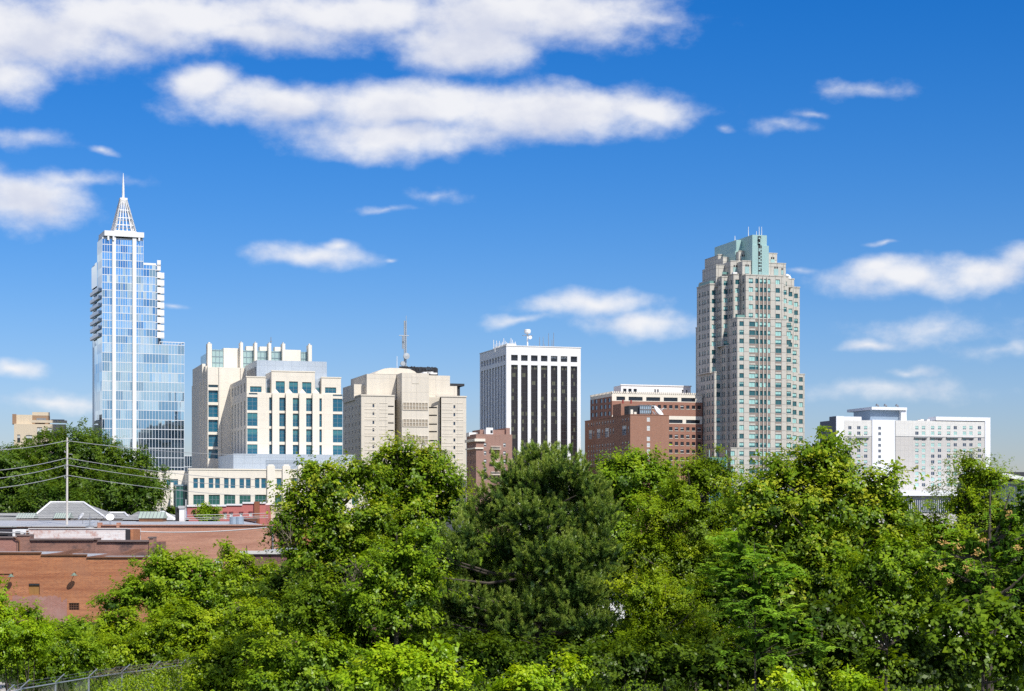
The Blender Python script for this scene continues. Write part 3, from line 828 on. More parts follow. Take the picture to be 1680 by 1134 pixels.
    m.box(a, e, w, w + 1, zb + (zt - zb) * .35, zb + (zt - zb) * .5); m.box(a, e, w, w + .6, zt - .5, zt)
    r2 = random.Random(5)
    for k in range(26): s = a + (e - a) * k / 25; m.box(s - .18, s + .18, w, w + .5, zb, zt - .2 + r2.uniform(0, .5))
    for k in range(12): s = a + (e - a) * (k + .3) / 12; m.box(s, s + 1.6, w + 1, w + 3, zb, zb + (zt - zb) * r2.uniform(.4, .95))
    b.part('roof_plant', m, DARK)
    m = MB()
    for k in range(5): s = b.u(X(605 + k * 22), 14); m.box(s, s + r2.uniform(1, 2.6), 14, 17, zb, b.z(Y(r2.uniform(400, 412)), 20, 14))
    b.part('rooftop_unit', m, WHITE)
    m = MB(); w = 14; a, e = b.u(X(801), w), b.u(X(899), w); zz = b.z(Y(488), 32, w); m.box(a, e, w, w + 12, zz - .5, zz + .4); m.box(b.u(X(850), w), b.u(X(874), w), w + 1, w + 10, zr, zz - .5)
    b.part('canopy', m, DARK)
    # radio mast
    m = MB(); w = 22; ua, ue = b.u(X(499), w), b.u(X(512), w); zb, zt = b.z(Y(375), 15, w), b.z(Y(62), 15, w)
    dd = ue - ua; P3 = [(ua, w), (ue, w), ((ua + ue) / 2, w + dd * .9)]
    for x, y in P3: m.tube([(x, y, zb - 3), (x, y, zt)], .17, 5)
    n = 22
    for k in range(n):
        za, ze = zb + (zt - zb) * k / n, zb + (zt - zb) * (k + 1) / n
        for q in range(3):
            p, r = P3[q], P3[(q + 1) % 3]
            m.tube([(*p, za), (*r, ze)], .08, 4, cap=False); m.tube([(*r, za), (*p, za)], .06, 4, cap=False)
    m.tube([(ue, w, zt), (ue, w, b.z(Y(28), 15, w))], .09, 5); z = b.z(Y(162), 15, w); m.tube([(ua - 2, w, z), (ue + 1, w, z)], .15, 5)
    for y in (190, 225): z = b.z(Y(y), 15, w); m.tube([(ua - .6, w - .3, z - 1.4), (ua - .6, w - .3, z + 1.4)], .32, 6)
    z = b.z(Y(300), 15, w); m.lathe([(.02, .7), (1.1, .6), (1.2, -.5), (.02, -.6)], (ue - .2, w - 1, z), (0, 1, 0), 12); z = b.z(Y(350), 15, w); m.lathe([(.02, .5), (.9, .4), (.9, -.4), (.02, -.4)], (ua - .8, w - 1, z), (0, 1, 0), 12)
    b.part('radio_mast', m, M('galvanised_steel', (0.42, 0.45, 0.47), .5, .1, .4, 0, .4))
    m = MB(); uu = b.u(X(451), 16); m.tube([(uu, 16, zb - 2), (uu, 16, b.z(Y(300), 12, 16))], .1, 5); b.part('whip_antenna', m, WHITE)
    b.flush_windows()
    return b

# ---------------------------------------------------------------- white office block
def office_block():
    b = Bld('office_block', 'white office block with dark vertical window strips between white piers', 'office building', 830.6, 760, 17.0)
    X = lambda x: 770 + x / 4.421; Y = lambda y: 530 + y / 4.421
    wall = MB(); F = b.front(0)
    u1 = b.u(X(808)); zt = b.z(Y(172), 10)
    za, ze = b.z(Y(276), 10), b.z(Y(234), 10); zs = b.z(Y(306), 10)
    holes = []; strips = []
    for k in range(7):
        a, e = b.u(X(303 + 72.0 * k)), b.u(X(352 + 71.8 * k))
        h = (a, e, za, ze); holes.append(h); b.win(F, *h, .9, 'dark_b' if k in (4, 5) else 'dark')
        holes.append((a, e, 0, zs)); strips.append((F, a, e))
    wall_with_holes(wall, F, 0, u1, 0, zt, holes, 1.0)
    L = b.w(X(76)); FL = b.left(0, L); hl = []
    for k in range(9):
        s0 = L - (1.6 + k * (L - 2.0) / 9) - (L - 2) / 9 * .62; s1 = s0 + (L - 2) / 9 * .62
        h = (s0, s1, za, ze); hl.append(h); b.win(FL, *h, .8, 'dark'); hl.append((s0, s1, 0, zs)); strips.append((FL, s0, s1))
    wall_with_holes(wall, FL, 0, L, 0, zt, hl, .9); shell(wall, 0, u1, 0, L, 0, zt, 'flt'); wall.box(0.3, u1 - .3, .3, L - .3, zt - 1, zt - .6)
    b.part('wall', wall, WHITE)
    rng = random.Random(11)
    for (Fx, a, e) in strips:
        m = MB(); z = 0.0; fh = 3.22; lit = 0
        nfl = int(zs / fh)
        for k in range(nfl + 1):
            z0 = zs - (k + 1) * fh; z1 = zs - k * fh
            zm = z0 + fh * .45
            n = 4
            for i in range(n):
                s0, s1 = a + (e - a) * i / n, a + (e - a) * (i + 1) / n
                lit = 2 if rng.random() < (.55 if k in (0, 4, 6) else .14) else 0
                t = rng.uniform(-.008, .008)
                m.face([Fx.P(s0, zm, -.8 + t), Fx.P(s1, zm, -.8 - t), Fx.P(s1, z1, -.8), Fx.P(s0, z1, -.8)], lit)
                m.face([Fx.P(s0, z0, -.8), Fx.P(s1, z0, -.8), Fx.P(s1, zm, -.8), Fx.P(s0, zm, -.8)], 0)
            for i in range(1, n):
                s = a + (e - a) * i / n
                m.face([Fx.P(s - .05, z0, -.72), Fx.P(s + .05, z0, -.72), Fx.P(s + .05, z1, -.72), Fx.P(s - .05, z1, -.72)], 1)
            m.face([Fx.P(a, zm - .1, -.74), Fx.P(e, zm - .1, -.74), Fx.P(e, zm + .1, -.74), Fx.P(a, zm + .1, -.74)], 1)
            m.face([Fx.P(a, z1 - .1, -.74), Fx.P(e, z1 - .1, -.74), Fx.P(e, z1 + .0, -.74), Fx.P(a, z1 + .0, -.74)], 1)
        b.part('window_strip', m, [GL_BROWN, FR_DARK, GL_BROWN2])
    # roof
    m = MB(); w = 9; a, e = b.u(X(272), w), b.u(X(340), w); m.box(a, e, w, w + 17, zt - .6, b.z(Y(150), 4, w)); b.part('penthouse', m, CREAM_PLAIN)
    m = MB(); w = 20; a, e = b.u(X(178), w), b.u(X(268), w); zz = b.z(Y(190), 4, w); m.box(a + 2, e, w, w + 8, zt - .6, b.z(Y(170), 0, w)); b.part('penthouse', m, CREAM_PLAIN)
    r3 = random.Random(2); m = MB()
    for k in range(16):
        x = 176 + k * 10.5; ww = 9 + r3.uniform(0, 14); uu = b.u(X(x), ww); z0 = b.z(Y(178 - k * 1.5), 0, ww); m.tube([(uu, ww, z0 - 2), (uu, ww, z0 + r3.uniform(1, 3.4))], .14, 5)
    b.part('antenna_cluster', m, WHITE)
    m = MB(); w = 12; uu = b.u(X(422), w); Z = lambda y: b.z(Y(y), 10, w)
    m.tube([(uu, w, zt - .7), (uu, w, Z(72))], .32, 8); m.tube([(uu, w, Z(75)), (uu, w, Z(68)), (uu, w, Z(48)), (uu, w, Z(45))], [1.15, 1.35, 1.35, .9], 14); m.box(uu - 2.2, uu + 2.2, w - .5, w + .5, Z(92), Z(89), 1)
    m.lathe([(.02, .5), (.7, .4), (.75, -.4), (.02, -.5)], (uu + .8, w - 1, Z(106)), (0, 1, 0), 12); b.part('radar_dome', m, [WHITE, GREY])
    m = MB()
    for (x, y0, w) in ((510, 100, 14), (536, 98, 16), (545, 150, 12), (575, 70, 14), (612, 65, 10), (600, 118, 12), (652, 168, 8), (470, 160, 10)):
        uu = b.u(X(x), w); m.tube([(uu, w, zt - .7), (uu, w, b.z(Y(y0), 15, w))], [.2, .09], 5)
    b.part('whip_antenna', m, GREY)
    m = MB(); m.box(-.15, u1 + .15, -.18, .3, zt, zt + .35); m.box(-.18, .2, .3, L, zt, zt + .35); b.part('coping', m, WHITE)
    b.flush_windows()
    return b

# ---------------------------------------------------------------- small brick building in front of the office block
def brick_lowrise():
    b = Bld('brick_building', 'small red brick building with white cornice below the white office block', 'building', 781, 640)
    X = lambda x: 540 + x / 4.05; Y = lambda y: 510 + y / 4.05
    wall = MB(); F = b.front(0); zt = b.z(Y(820), 5); u1 = b.u(X(1216)); hol = []
    for y in (890, 945, 1000, 1055, 1110):
        for x in (1028, 1157):
            h = (b.u(X(x)), b.u(X(x + 17)), b.z(Y(y + 14), 5), b.z(Y(y - 13), 5)); hol.append(h); b.win(F, *h, .25, 'sash_b')
        h = (b.u(X(1072)), b.u(X(1132)), b.z(Y(y + 30), 5), b.z(Y(y + 14), 5)); hol.append(h); b.win(F, *h, .6, 'dark')
    wall_with_holes(wall, F, 0, u1, 0, zt, hol, .4)
    L = b.w(X(913)); FL = b.left(0, L); hl = []
    for y in (890, 945, 1000, 1055):
        for k in range(6): s = L * (k + .3) / 6; h = (s, s + L / 6 * .45, b.z(Y(y + 14)), b.z(Y(y - 13))); hl.append(h); b.win(FL, *h, .25, 'sash')
    wall_with_holes(wall, FL, 0, L, 0, zt, hl, .3); shell(wall, 0, u1, 0, L, 0, zt, 'flt'); wall.box(.3, u1 - .3, .3, L - .3, zt - .8, zt - .5)
    bk = brickM('red_brick', (0.34, 0.18, 0.14), (0.28, 0.145, 0.11), (0.36, 0.28, 0.24), .4, .16, .02, .12, .2, .1)
    b.part('wall', wall, bk)
    m = MB(); m.box(-.7, 3.2, -.7, .2, b.z(Y(868)), b.z(Y(850))); m.box(-.7, -.003, .2, L, b.z(Y(868)), b.z(Y(850))); m.box(-.5, 2.6, -.5, -.003, b.z(Y(918)), b.z(Y(908))); m.box(-.5, -.003, 0, L, b.z(Y(918)), b.z(Y(908))); b.part('cornice', m, CREAM_PLAIN)
    m = MB(); m.box(b.u(X(1002), 6), b.u(X(1176), 6), 6, 16, zt - .6, b.z(Y(790), 4, 6)); m.box(b.u(X(1176), 5), b.u(X(1201), 5), 5, 17, zt - .6, b.z(Y(776), 4, 5)); b.part('penthouse', m, bk)
    m = MB(); a, e = b.u(X(1043), 3), b.u(X(1089), 3); m.box(a, e, 3, 6, zt - .6, b.z(Y(786), 3, 3)); m.prism([(a, 3), (e, 3), ((a + e) / 2, 4.5)], b.z(Y(786), 3, 3), b.z(Y(776), 3, 3)); m.box(a + 1.6, a + 2.4, 2.9, 3, b.z(Y(812), 3, 3), b.z(Y(793), 3, 3), 1); b.part('roof_shed', m, [WHITE, DARK])
    m = MB(); a, e = b.u(X(1070)), b.u(X(1135))
    for y in (918, 1003, 1088): z = b.z(Y(y), 5); m.box(a, e, -1.3, -.003, z - .2, z); m.box(a, e, -1.3, -1.2, z + .9, z + 1.0); [m.box(a + (e - a) * i / 8 - .04, a + (e - a) * i / 8 + .04, -1.3, -1.2, z, z + .9) for i in range(9)]
    b.part('balcony', m, CREAM_PLAIN)
    m = MB(); 
    for x in (930, 975): uu = b.u(X(x), 8); m.box(uu, uu + 5, 8, 12, zt - .5, b.z(Y(808), 0, 8))
    b.part('rooftop_unit', m, WHITE)
    b.flush_windows()

# ---------------------------------------------------------------- brown brick hotel and the larger brick block behind it
def brick_hotel():
    b = Bld('brick_hotel', 'brown brick hotel with arched windows and a cooling tower on top', 'hotel building', 1034, 730)
    X = lambda x: 770 + x / 4.421; Y = lambda y: 530 + y / 4.421
    bk = brickM('brown_brick', (0.36, 0.17, 0.11), (0.29, 0.135, 0.085), (0.30, 0.22, 0.18), .45, .18, .02, .08, .15, .08)
    wall = MB(); F = b.front(0); u1 = b.u(X(1449)); zt = b.z(Y(668), 5); hol = []
    for (ya, yb) in ((684, 715), (745, 781), (824, 856), (869, 900), (915, 948), (962, 992), (1008, 1040)):
        h = (b.u(X(1288)), b.u(X(1311)), b.z(Y(yb), 8), b.z(Y(ya), 8)); hol.append(h); b.win(F, *h, .12, 'sash_w')
    wall_with_holes(wall, F, 0, u1, 0, zt, hol, .25)
    L = b.w(X(838)); FL = b.left(0, L); hl = []
    def sx(x): return L - b.w(X(x))
    for (xa, xb) in ((866, 890), (924, 950), (984, 1012), (1108, 1138)):
        h = (sx(xa), sx(xb), b.z(Y(808)), b.z(Y(738))); hl.append(h); b.win(FL, *h, .15, 'arch')
    for x in (864, 885, 902, 925, 943, 965, 985, 1004, 1022, 1043, 1112, 1132, 1153):
        for y in (698, 768, 868, 905, 940, 975, 1010):
            if y == 768 and any(a - 8 < x < c + 4 for a, c in ((866, 890), (924, 950), (984, 1012), (1108, 1138))): continue
            hh = 22 if y == 768 else 13
            h = (sx(x - 4), sx(x + 4), b.z(Y(y + hh)), b.z(Y(y - hh))); hl.append(h); b.win(FL, *h, .2, 'sash_b')
    wall_with_holes(wall, FL, 0, L, 0, zt, hl, .3); shell(wall, 0, u1, 0, L, 0, zt, 'flt'); wall.box(.3, u1 - .3, .3, L - .3, zt - .8, zt - .5)
    b.part('wall', wall, bk)
    w0, w1 = b.w(X(1100), 1.5), b.w(X(1040), 1.5); u2 = b.u(X(1204), w0)
    m = MB(); m.box(1.5, u2, w0, w1, zt - 1, b.z(Y(585), 3, w0)); b.part('stair_tower', m, bk)
    m = MB(); a = b.u(X(1104), w0 + 1)
    for x in (1112, 1172): a = b.u(X(x), w0 + 1); m.box(a - .3, a + .3, w0 + .5, w0 + 1, b.z(Y(585), 3, w0), b.z(Y(558), 3, w0))
    b.part('roof_post', m, M('red_oxide', (0.28, 0.06, 0.05), .7))
    m = MB(); w = 5; a, e = b.u(X(1238), w), b.u(X(1319), w); z0, z1 = zt - .6, b.z(Y(597), 10, w)
    m.box(a, e, w, w + 6, z0, z1, 0); m.box(a - 4.5, a - .05, w + 1, w + 6, z0, b.z(Y(602), 10, w), 1)
    for k in range(7): s = a + (e - a) * k / 6; m.box(s - .12, s + .12, w - .25, w, z0, z1, 2)
    for k in range(4): z = z0 + (z1 - z0) * k / 3; m.box(a, e, w - .3, w, z - .12, z + .12, 2)
    b.part('cooling_tower', m, [M('blue_steel', (0.30, 0.42, 0.52), .5, .15, .5, .1), DARK, GREY])
    o = put('satellite_dish', dish_mb(3.1).mesh('satellite_dish', WHITE), b.root, (b.u(X(1372), 3), 3, b.z(Y(648), 12, 3)), R(50))
    o = put('satellite_dish', dish_mb(1.2).mesh('satellite_dish', WHITE), b.root, (b.u(X(1340), 2), 2, b.z(Y(658), 12, 2)), R(60))
    m = MB(); uu = b.u(X(1168), 1); m.box(uu, uu + 1, .6, 1.6, zt, b.z(Y(628), 0, 1)); m.box(uu + 1.5, uu + 2.5, .6, 1.6, zt, b.z(Y(645), 0, 1)); b.part('chimney', m, CREAM_PLAIN)
    m = MB(); m.box(-.12, u1 + .1, -.15, .3, zt, zt + .3); m.box(-.15, .2, .3, L, zt, zt + .3); b.part('coping', m, bk)
    b.flush_windows()

def brick_block():
    b = Bld('brick_office', 'large red brick block with cream bands and a white rooftop penthouse', 'office building', 1004, 800)
    X = lambda x: 770 + x / 4.421; Y = lambda y: 530 + y / 4.421
    bk = brickM('orange_brick', (0.34, 0.155, 0.105), (0.29, 0.125, 0.085), (0.34, 0.25, 0.2), .5, .2, .02, .08, .15, .06)
    F = b.front(0); u1 = b.u(X(1690)); zt = b.z(Y(512), 10); L = b.w(X(877)); FL = b.left(0, L)
    Z = lambda y: b.z(Y(y), 18)
    wall = MB(); band = MB(); hb, hw, hl, hlb = [], [], [], []
    za = Z(570)
    for (xa, xb) in ((1067, 1130), (1155, 1257), (1283, 1384), (1410, 1511), (1537, 1640)):
        h = (b.u(X(xa)), b.u(X(xb)), Z(566), Z(538)); hb.append(h); b.win(F, *h, .5, 'dark')
    for (xa, xb) in ((1318, 1420), (1446, 1547), (1572, 1674)):
        h = (b.u(X(xa)), b.u(X(xb)), Z(724), Z(698)); hb.append(h); b.win(F, *h, .5, 'dark')
    wall_with_holes(band, F, 0, u1, za, zt, [h for h in hb if h[2] > za - 1], .6); z4, z5 = Z(728), Z(672)
    wall_with_holes(band, F, 0, u1, z4, z5, [h for h in hb if h[2] < za - 1], .6)
    for y in (606, 660, 765, 820, 873, 928, 982, 1030):
        for k in range(16):
            x = 1048 + k * 41.3
            if x < 1290 : continue
            if y == 660:
                continue
            h = (b.u(X(x - 12)), b.u(X(x + 12)), Z(y + 13), Z(y - 13)); hw.append(h); b.win(F, *h, .25, b.rng.choice(('dark', 'dark', 'dark_b')))
    wall_with_holes(wall, F, 0, u1, 0, z4, [h for h in hw if h[3] < z4], .3); wall_with_holes(wall, F, 0, u1, z5, za, [h for h in hw if z5 < h[2]], .3)
    def sx(x): return L - b.w(X(x))
    for y in (572, 617, 668, 720, 765):
        for x in (893, 920, 957, 985, 1015):
            yy = y - (x - 893) * .10
            h = (sx(x - 8), sx(x + 8), b.z(Y(yy + 15), 0, b.w(X(x))), b.z(Y(yy - 14), 0, b.w(X(x)))); hl.append(h)
            b.win(FL, *h, .2, 'slotblue')
    wall_with_holes(wall, FL, 0, L, 0, za + 2, [h for h in hl if h[3] < za + 2], .3)
    wall_with_holes(band, FL, 0, L, za + 2, zt, [h for h in hl if h[2] > za + 2], .3)
    shell(wall, .05, u1, .05, L, 0, zt - .4, 'fl')
    b.wins = [q for q in b.wins if not (q[0] is FL and q[3] < za + 2 < q[4])]
    b.part('wall', wall, bk); b.part('cream_band', band, CREAM_PLAIN)
    m = MB()
    for k in range(46): s = u1 * k / 46; m.box(s, s + u1 / 46 * .6, -.2, .3, zt, zt + .8)
    for k in range(16): s = L * k / 16; m.box(-.2, .3, s + .4, s + L / 16 * .6 + .4, zt, zt + .8)
    b.part('crenellation', m, CREAM_PLAIN)
    m = MB()
    for y in (765, 820, 873, 928, 982, 1030, 606):
        for k in range(16):
            x = 1048 + k * 41.3
            if x < 1290: continue
            m.box(b.u(X(x - 13.5)), b.u(X(x + 13.5)), -.15, -.003, Z(y + 16.5), Z(y + 13.5))
    b.part('window_sill', m, CREAM_PLAIN)
    # penthouse
    w = 8.0; a, e = b.u(X(1100), w), b.u(X(1606), w); z0, z1 = zt - .5, b.z(Y(455), 15, w); Lp = b.w(X(1047), a)
    Fp = b.front(w); hp = []
    for x in (1128, 1165, 1203): h = (b.u(X(x - 12), w), b.u(X(x + 12), w), b.z(Y(514), 15, w), b.z(Y(478), 15, w)); hp.append(h); b.win(Fp, *h, .6, 'dark')
    for x in (1348, 1368, 1548, 1578): h = (b.u(X(x - 6), w), b.u(X(x + 6), w), b.z(Y(502), 15, w), b.z(Y(478), 15, w)); hp.append(h); b.win(Fp, *h, .4, 'sash')
    m = MB(); wall_with_holes(m, Fp, a, e, z0, z1, hp, .7); shell(m, a, e, w, Lp, z0, z1, 'f'); m.box(a - .3, e + .3, w - .3, w + .3, z1, z1 + .5)
    b.part('penthouse', m, WHITE)
    o = put('satellite_dish', dish_mb(1.6).mesh('satellite_dish', WHITE), b.root, (b.u(X(1184), 2), 2, b.z(Y(563), 5, 2)), R(20))
    b.flush_windows()

# ---------------------------------------------------------------- stepped granite tower
def stepped_tower():
    b = Bld('stepped_tower', 'tall stepped tan granite tower with pale green metal crown', 'skyscraper', 1209.5, 790)
    X = lambda x: 1110 + x / 4.93; Y6 = lambda y: 370 + y / 4.93; Y7 = lambda y: 570 + y / 4.93
    gran = panelM('tan_granite', (0.535, 0.512, 0.455), 3.0, 3.77, 0.62, 0.06, 0.15, 0.06, 0.6, ms=0.16)
    dgran = M('brown_spandrel', (0.28, 0.225, 0.195), .6, .08)
    verd = M('verdigris_metal', (0.36, 0.53, 0.505), 0.45, 0.07, 0.2, 0.08, 0.2)
    rng = random.Random(21)
    fh = 14.2 * 790 / FP
    zr = b.z(451)                                       # main roof level
    uM0, uM1 = b.u(X(560)), b.u(X(868)); uc = (uM0 + uM1) / 2
    wB, wC, wD = 5.2, 10.4, 15.6
    Dp = 46.0
    walls = MB()
    lvl = {k: b.z(v) for k, v in dict(a=522, c=565, d=608, e=736).items()}
    boxes = []
    def add(xl, xr, w, z0, z1):
        boxes.append((b.u(X(xl), w), b.u(X(xr), w), w, Dp - w, z0, z1))
    add(560, 866, 0, lvl['a'], zr); add(490, 884, 0.0, lvl['e'], lvl['a'] - .01); add(438, 915, 0, 0, lvl['e'] - .01)
    add(460, 906, wB, lvl['a'] - 2, b.z(450.6, 0, wB))
    add(366, 951, wC, lvl['c'], b.z(455, 0, wC)); add(404, 985, wC - 2.0, 0, lvl['c'] - .01)
    add(270, 996, wD, lvl['d'], b.z(470, 20, wD)); add(306, 1036, wD - 2.6, 0, lvl['d'] - .01)
    sl = b.w(X(155), b.u(X(270), wD)) - wD; 
    dD = b.u(X(135), wD + 12)
    u0 = b.u(X(270), wD) ; 
    levels = []
    z = zr - 1.3
    while z > 8: levels.append(z); z -= fh
    ST = ['aq0', 'aq0', 'aq1', 'aq2', 'aq3', 'aq3']
    for n, (a, e, w0, w1, z0, z1) in enumerate(boxes):
        F, Lf = b.front(w0), b.left(a, w1)
        hf, hl = [], []
        last = n >= 7 or n == 6
        # how much of the front and flank is exposed
        for zt in levels:
            zb = zt - fh * .56
            if zt > z1 - .4 or zb < z0 + .05 or zb < 12: continue
            if n < 3:      # main bay
                wc = (e - a)
                cc = uc
                tri = [(cc - 5.2, cc - 3.9), (cc - 3.0, cc - .1), (cc + .1, cc + 3.0), (cc + 3.9, cc + 5.2)]
                tri = [(cc - 4.5, cc - 3.2), (cc - 2.4, cc + .55), (cc + 1.35, cc + 2.65)]
                oth = [(uM0 + 1.4, uM0 + 3.4), (uM1 - 3.9, uM1 - 1.9)] if n == 0 else [(uM0 + 1.6, uM0 + 4.4), (uM1 - 4.0, uM1 - 1.2), (uM1 + 1.4, uM1 + 3.4), (uM0 - 3.0, uM0 - .9)]
                if n == 2: oth += [(uM0 - 7.2, uM0 - 5.2), (uM1 + 5.2, uM1 + 7.2)]
                for (p, q) in tri + oth:
                    h = (p, q, zb, zt); hf.append(h); b.win(F, *h, .3, rng.choice(ST))
                fl = [2.0] if n == 0 else [1.4, 3.6]
            else:
                # only the corner outside the boxes in front is seen: place windows near both ends
                ww = 1.9
                for (p, q) in ((a + .9, a + .9 + ww), (e - .9 - ww, e - .9)):
                    h = (p, q, zb, zt); hf.append(h); b.win(F, *h, .3, rng.choice(ST))
                fl = [1.6, 3.6] if n in (3, 4, 5) else [1.5, 5.0, 7.4, 11.0, 13.6]
            for w in fl:
                if w + 1.2 > (w1 - w0) - 1: continue
                s = (w1 - w0) - w - 1.2; h = (s, s + 1.25, zb, zt); hl.append(h); b.win(Lf, *h, .3, rng.choice(ST[:4]))
        wall_with_holes(walls, F, a, e, z0, z1, hf, .35); wall_with_holes(walls, Lf, 0, w1 - w0, z0, z1, hl, .35)
        shell(walls, a, e, w0, w1, z0, z1, 'fl')
        walls.box(a - .18, e + .18, w0 - .18, w0 + .4, z1, z1 + .45)
        walls.box(a - .18, a + .4, w0 + .4, w1, z1, z1 + .45)
    # keep only windows not buried in another box
    def buried(q):
        F, s0, s1, za, ze, dep, st = q
        x, y, zz = F.P((s0 + s1) / 2, (za + ze) / 2, 0.05)
        return any(bx[0] < x < bx[1] and bx[2] < y < bx[3] and bx[4] < zz < bx[5] for bx in boxes)
    b.wins = [q for q in b.wins if not buried(q)]
    b.part('wall', walls, gran)
    # pilasters and brown spandrels of the central strip
    cache = {}; cand = []
    for zt in levels:
        zb = zt - fh * .56
        if zb < 12: continue
        for (p, q) in ((uc - 4.5, uc - 3.2), (uc - 2.4, uc + .55), (uc + 1.35, uc + 2.65)) + (((uM0 + 1.6, uM0 + 4.4), (uM1 - 4.0, uM1 - 1.2)) if zt < lvl['a'] else ()):
            hgt = fh * .38 if p > uc - 5 and q < uc + 3 else fh * .2
            if zb - hgt < 1: continue
            cand.append((zb, p, q, hgt))
    for (zb, p, q, hgt) in cand[:98]:
        key = (round(q - p, 2), round(hgt, 2))
        if key not in cache: cache[key] = MB().box(0, q - p, -.06, -.003, 0, hgt - .03).mesh('spandrel_panel', dgran)
        put('spandrel_panel', cache[key], b.root, (p, 0, zb - hgt))
    for s in (uc - 2.95, uc - .92, uc + .92):
        m = MB(); m.box(s - .22, s + .22, -.5, -.062, 10, zr - .5); b.part('pilaster', m, gran)
    # crown tiers
    cr = MB(); slots = MB(); green = MB()
    def blk(xa, xb, y1, w, w1, y0=452, tgt=None):
        a, e = b.u(X(xa), w), b.u(X(xb), w); z1 = b.z(Y6(y1), 5, w)
        (tgt or cr).box(a, e, w, w1, zr - 3.5, z1); 
        if tgt is None: cr.box(a - .15, e + .15, w - .15, w + .3, z1, z1 + .35)
        return a, e, z1
    def slot(xa, xb, ya, yb, w):
        green.box(b.u(X(xa), w), b.u(X(xb), w), w - .12, w - .003, b.z(Y6(yb), 5, w), b.z(Y6(ya), 5, w))
        for k in range(2):
            a = b.u(X(xa + (xb - xa) * (.12 + .5 * k)), w); slots.box(a, a + (b.u(X(xb), w) - b.u(X(xa), w)) * .28, w - .14, w - .003, b.z(Y6(ya - 3), 5, w), b.z(Y6(ya - 18), 5, w))
    blk(532, 630, 289, 3.0, 16); slot(553, 587, 333, 388, 3.0)
    blk(737, 884, 297, 3.5, 18); slot(787, 822, 340, 392, 3.5); slot(846, 862, 350, 385, 3.5)
    blk(436, 532, 293, 8.5, 24); slot(458, 490, 340, 380, 8.5)
    blk(502, 582, 209, 10.5, 22); slot(525, 557, 252, 286, 10.5)
    blk(746, 813, 216, 9.0, 22); slot(760, 793, 262, 290, 9.0)
    blk(320, 420, 330, 14.5, 30); blk(376, 505, 262, 20, 36); blk(335, 440, 240, 27, 42)
    blk(880, 950, 418, 7, 20)
    b.part('crown_block', cr, gran); b.part('crown_louvre', slots, DARK)
    va = b.u(X(612), 2); 
    t = MB(); a, e, zz = blk(612, 746, 156, 2.2, 30, tgt=t); 
    b.part('crown_panel', green, verd)
    a2, e2 = b.u(X(613), 2.8), b.u(X(730), 2.8); t.box(a2, e2, 2.8, 27, zz - 1, b.z(Y6(72), 5, 2.8)); b.part('crown_tower', t, verd)
    t = MB(); s = b.u(X(674), 2.2); t.box(s - .8, s + .8, 2.05, 2.198, zr + .5, zz); t.box(s - .8, s + .8, 2.65, 2.798, zz, b.z(Y6(80), 5, 2.2))
    r4 = random.Random(4)
    for k in range(24): z = zr + .8 + k * (b.z(Y6(85), 5, 2.2) - zr - 1.2) / 24; t.box(s + r4.choice((-.7, .1)), s + r4.choice((.2, .7)), 1.98, 2.049, z, z + .6, 1)
    b.part('crown_slot', t, [DARK, verd])
    t = MB(); blk(483, 536, 116, 14, 38, tgt=t); blk(474, 545, 205, 13.2, 40, tgt=t); b.part('crown_tower', t, verd)
    for (x, y0, w) in ((472, 82, 20), (581, 5, 12), (646, 38, 12), (668, 2, 10), (688, 0, 12)):
        m = MB(); uu = b.u(X(x), w); zb = b.z(Y6(130), 5, w); m.tube([(uu, w, zb), (uu, w, b.z(Y6(y0), 5, w))], [.22, .1], 5); b.part('whip_antenna', m, WHITE)
    # terrace railings and small rooftop things
    m = MB(); a, e = b.u(X(272), wD), b.u(X(326), wD); z = b.z(466, -9, wD)
    m.box(a, e, wD + .5, wD + .56, z + .45, z + 1.6); m.box(a + .3, a + .36, wD + .6, wD + 14, z + .45, z + 1.6)
    a, e = b.u(X(494), 0), b.u(X(556), 0); m.box(a, e, .5, .55, lvl['a'] + .45, lvl['a'] + 1.5)
    a, e = b.u(X(404), 9), b.u(X(440), 9); m.box(a, e, 9, 9.05, lvl['c'] + .45, lvl['c'] + 1.5)
    a, e = b.u(X(370), 11), b.u(X(430), 11); z = b.z(452, 0, 11); m.box(a, e, 11, 11.05, z + .45, z + 1.5)
    b.part('terrace_railing', m, M('green_glass_rail', (0.16, 0.30, 0.27), .3, .1))
    m = MB(); a = b.u(X(458), wB + 1); m.box(a, a + 2.0, wB + 1, wB + 2.5, b.z(450.6, 0, wB), b.z(Y6(374), 0, wB)); a = b.u(X(512), wB + 1); m.box(a, a + .7, wB + 1, wB + 2.5, b.z(450.6, 0, wB), b.z(Y6(382), 0, wB)); b.part('rooftop_unit', m, WHITE)
    o = put('satellite_dish', dish_mb(1.5).mesh('satellite_dish', WHITE), b.root, (b.u(X(905), 8), 8, b.z(Y6(404), 12, 8)), R(30))
    # street-level glass lantern beside it
    m = MB(); w = -6; a, e = b.u(X(262), w), b.u(X(405), w); zt = b.z(Y7(892), -4, w); m.box(a, e, w, w + 10, 0, zt); 
    for k in range(6): s = a + (e - a) * k / 5; m.box(s - .15, s + .15, w - .2, w, 0, zt, 1)
    for s in (a, e - .3): m.tube([(s + .15, w, zt), (s + .15, w, zt + 3.2)], .2, 6, 1)
    b.part('glass_atrium', m, [GL_TEAL2, verd])
    b.flush_windows()

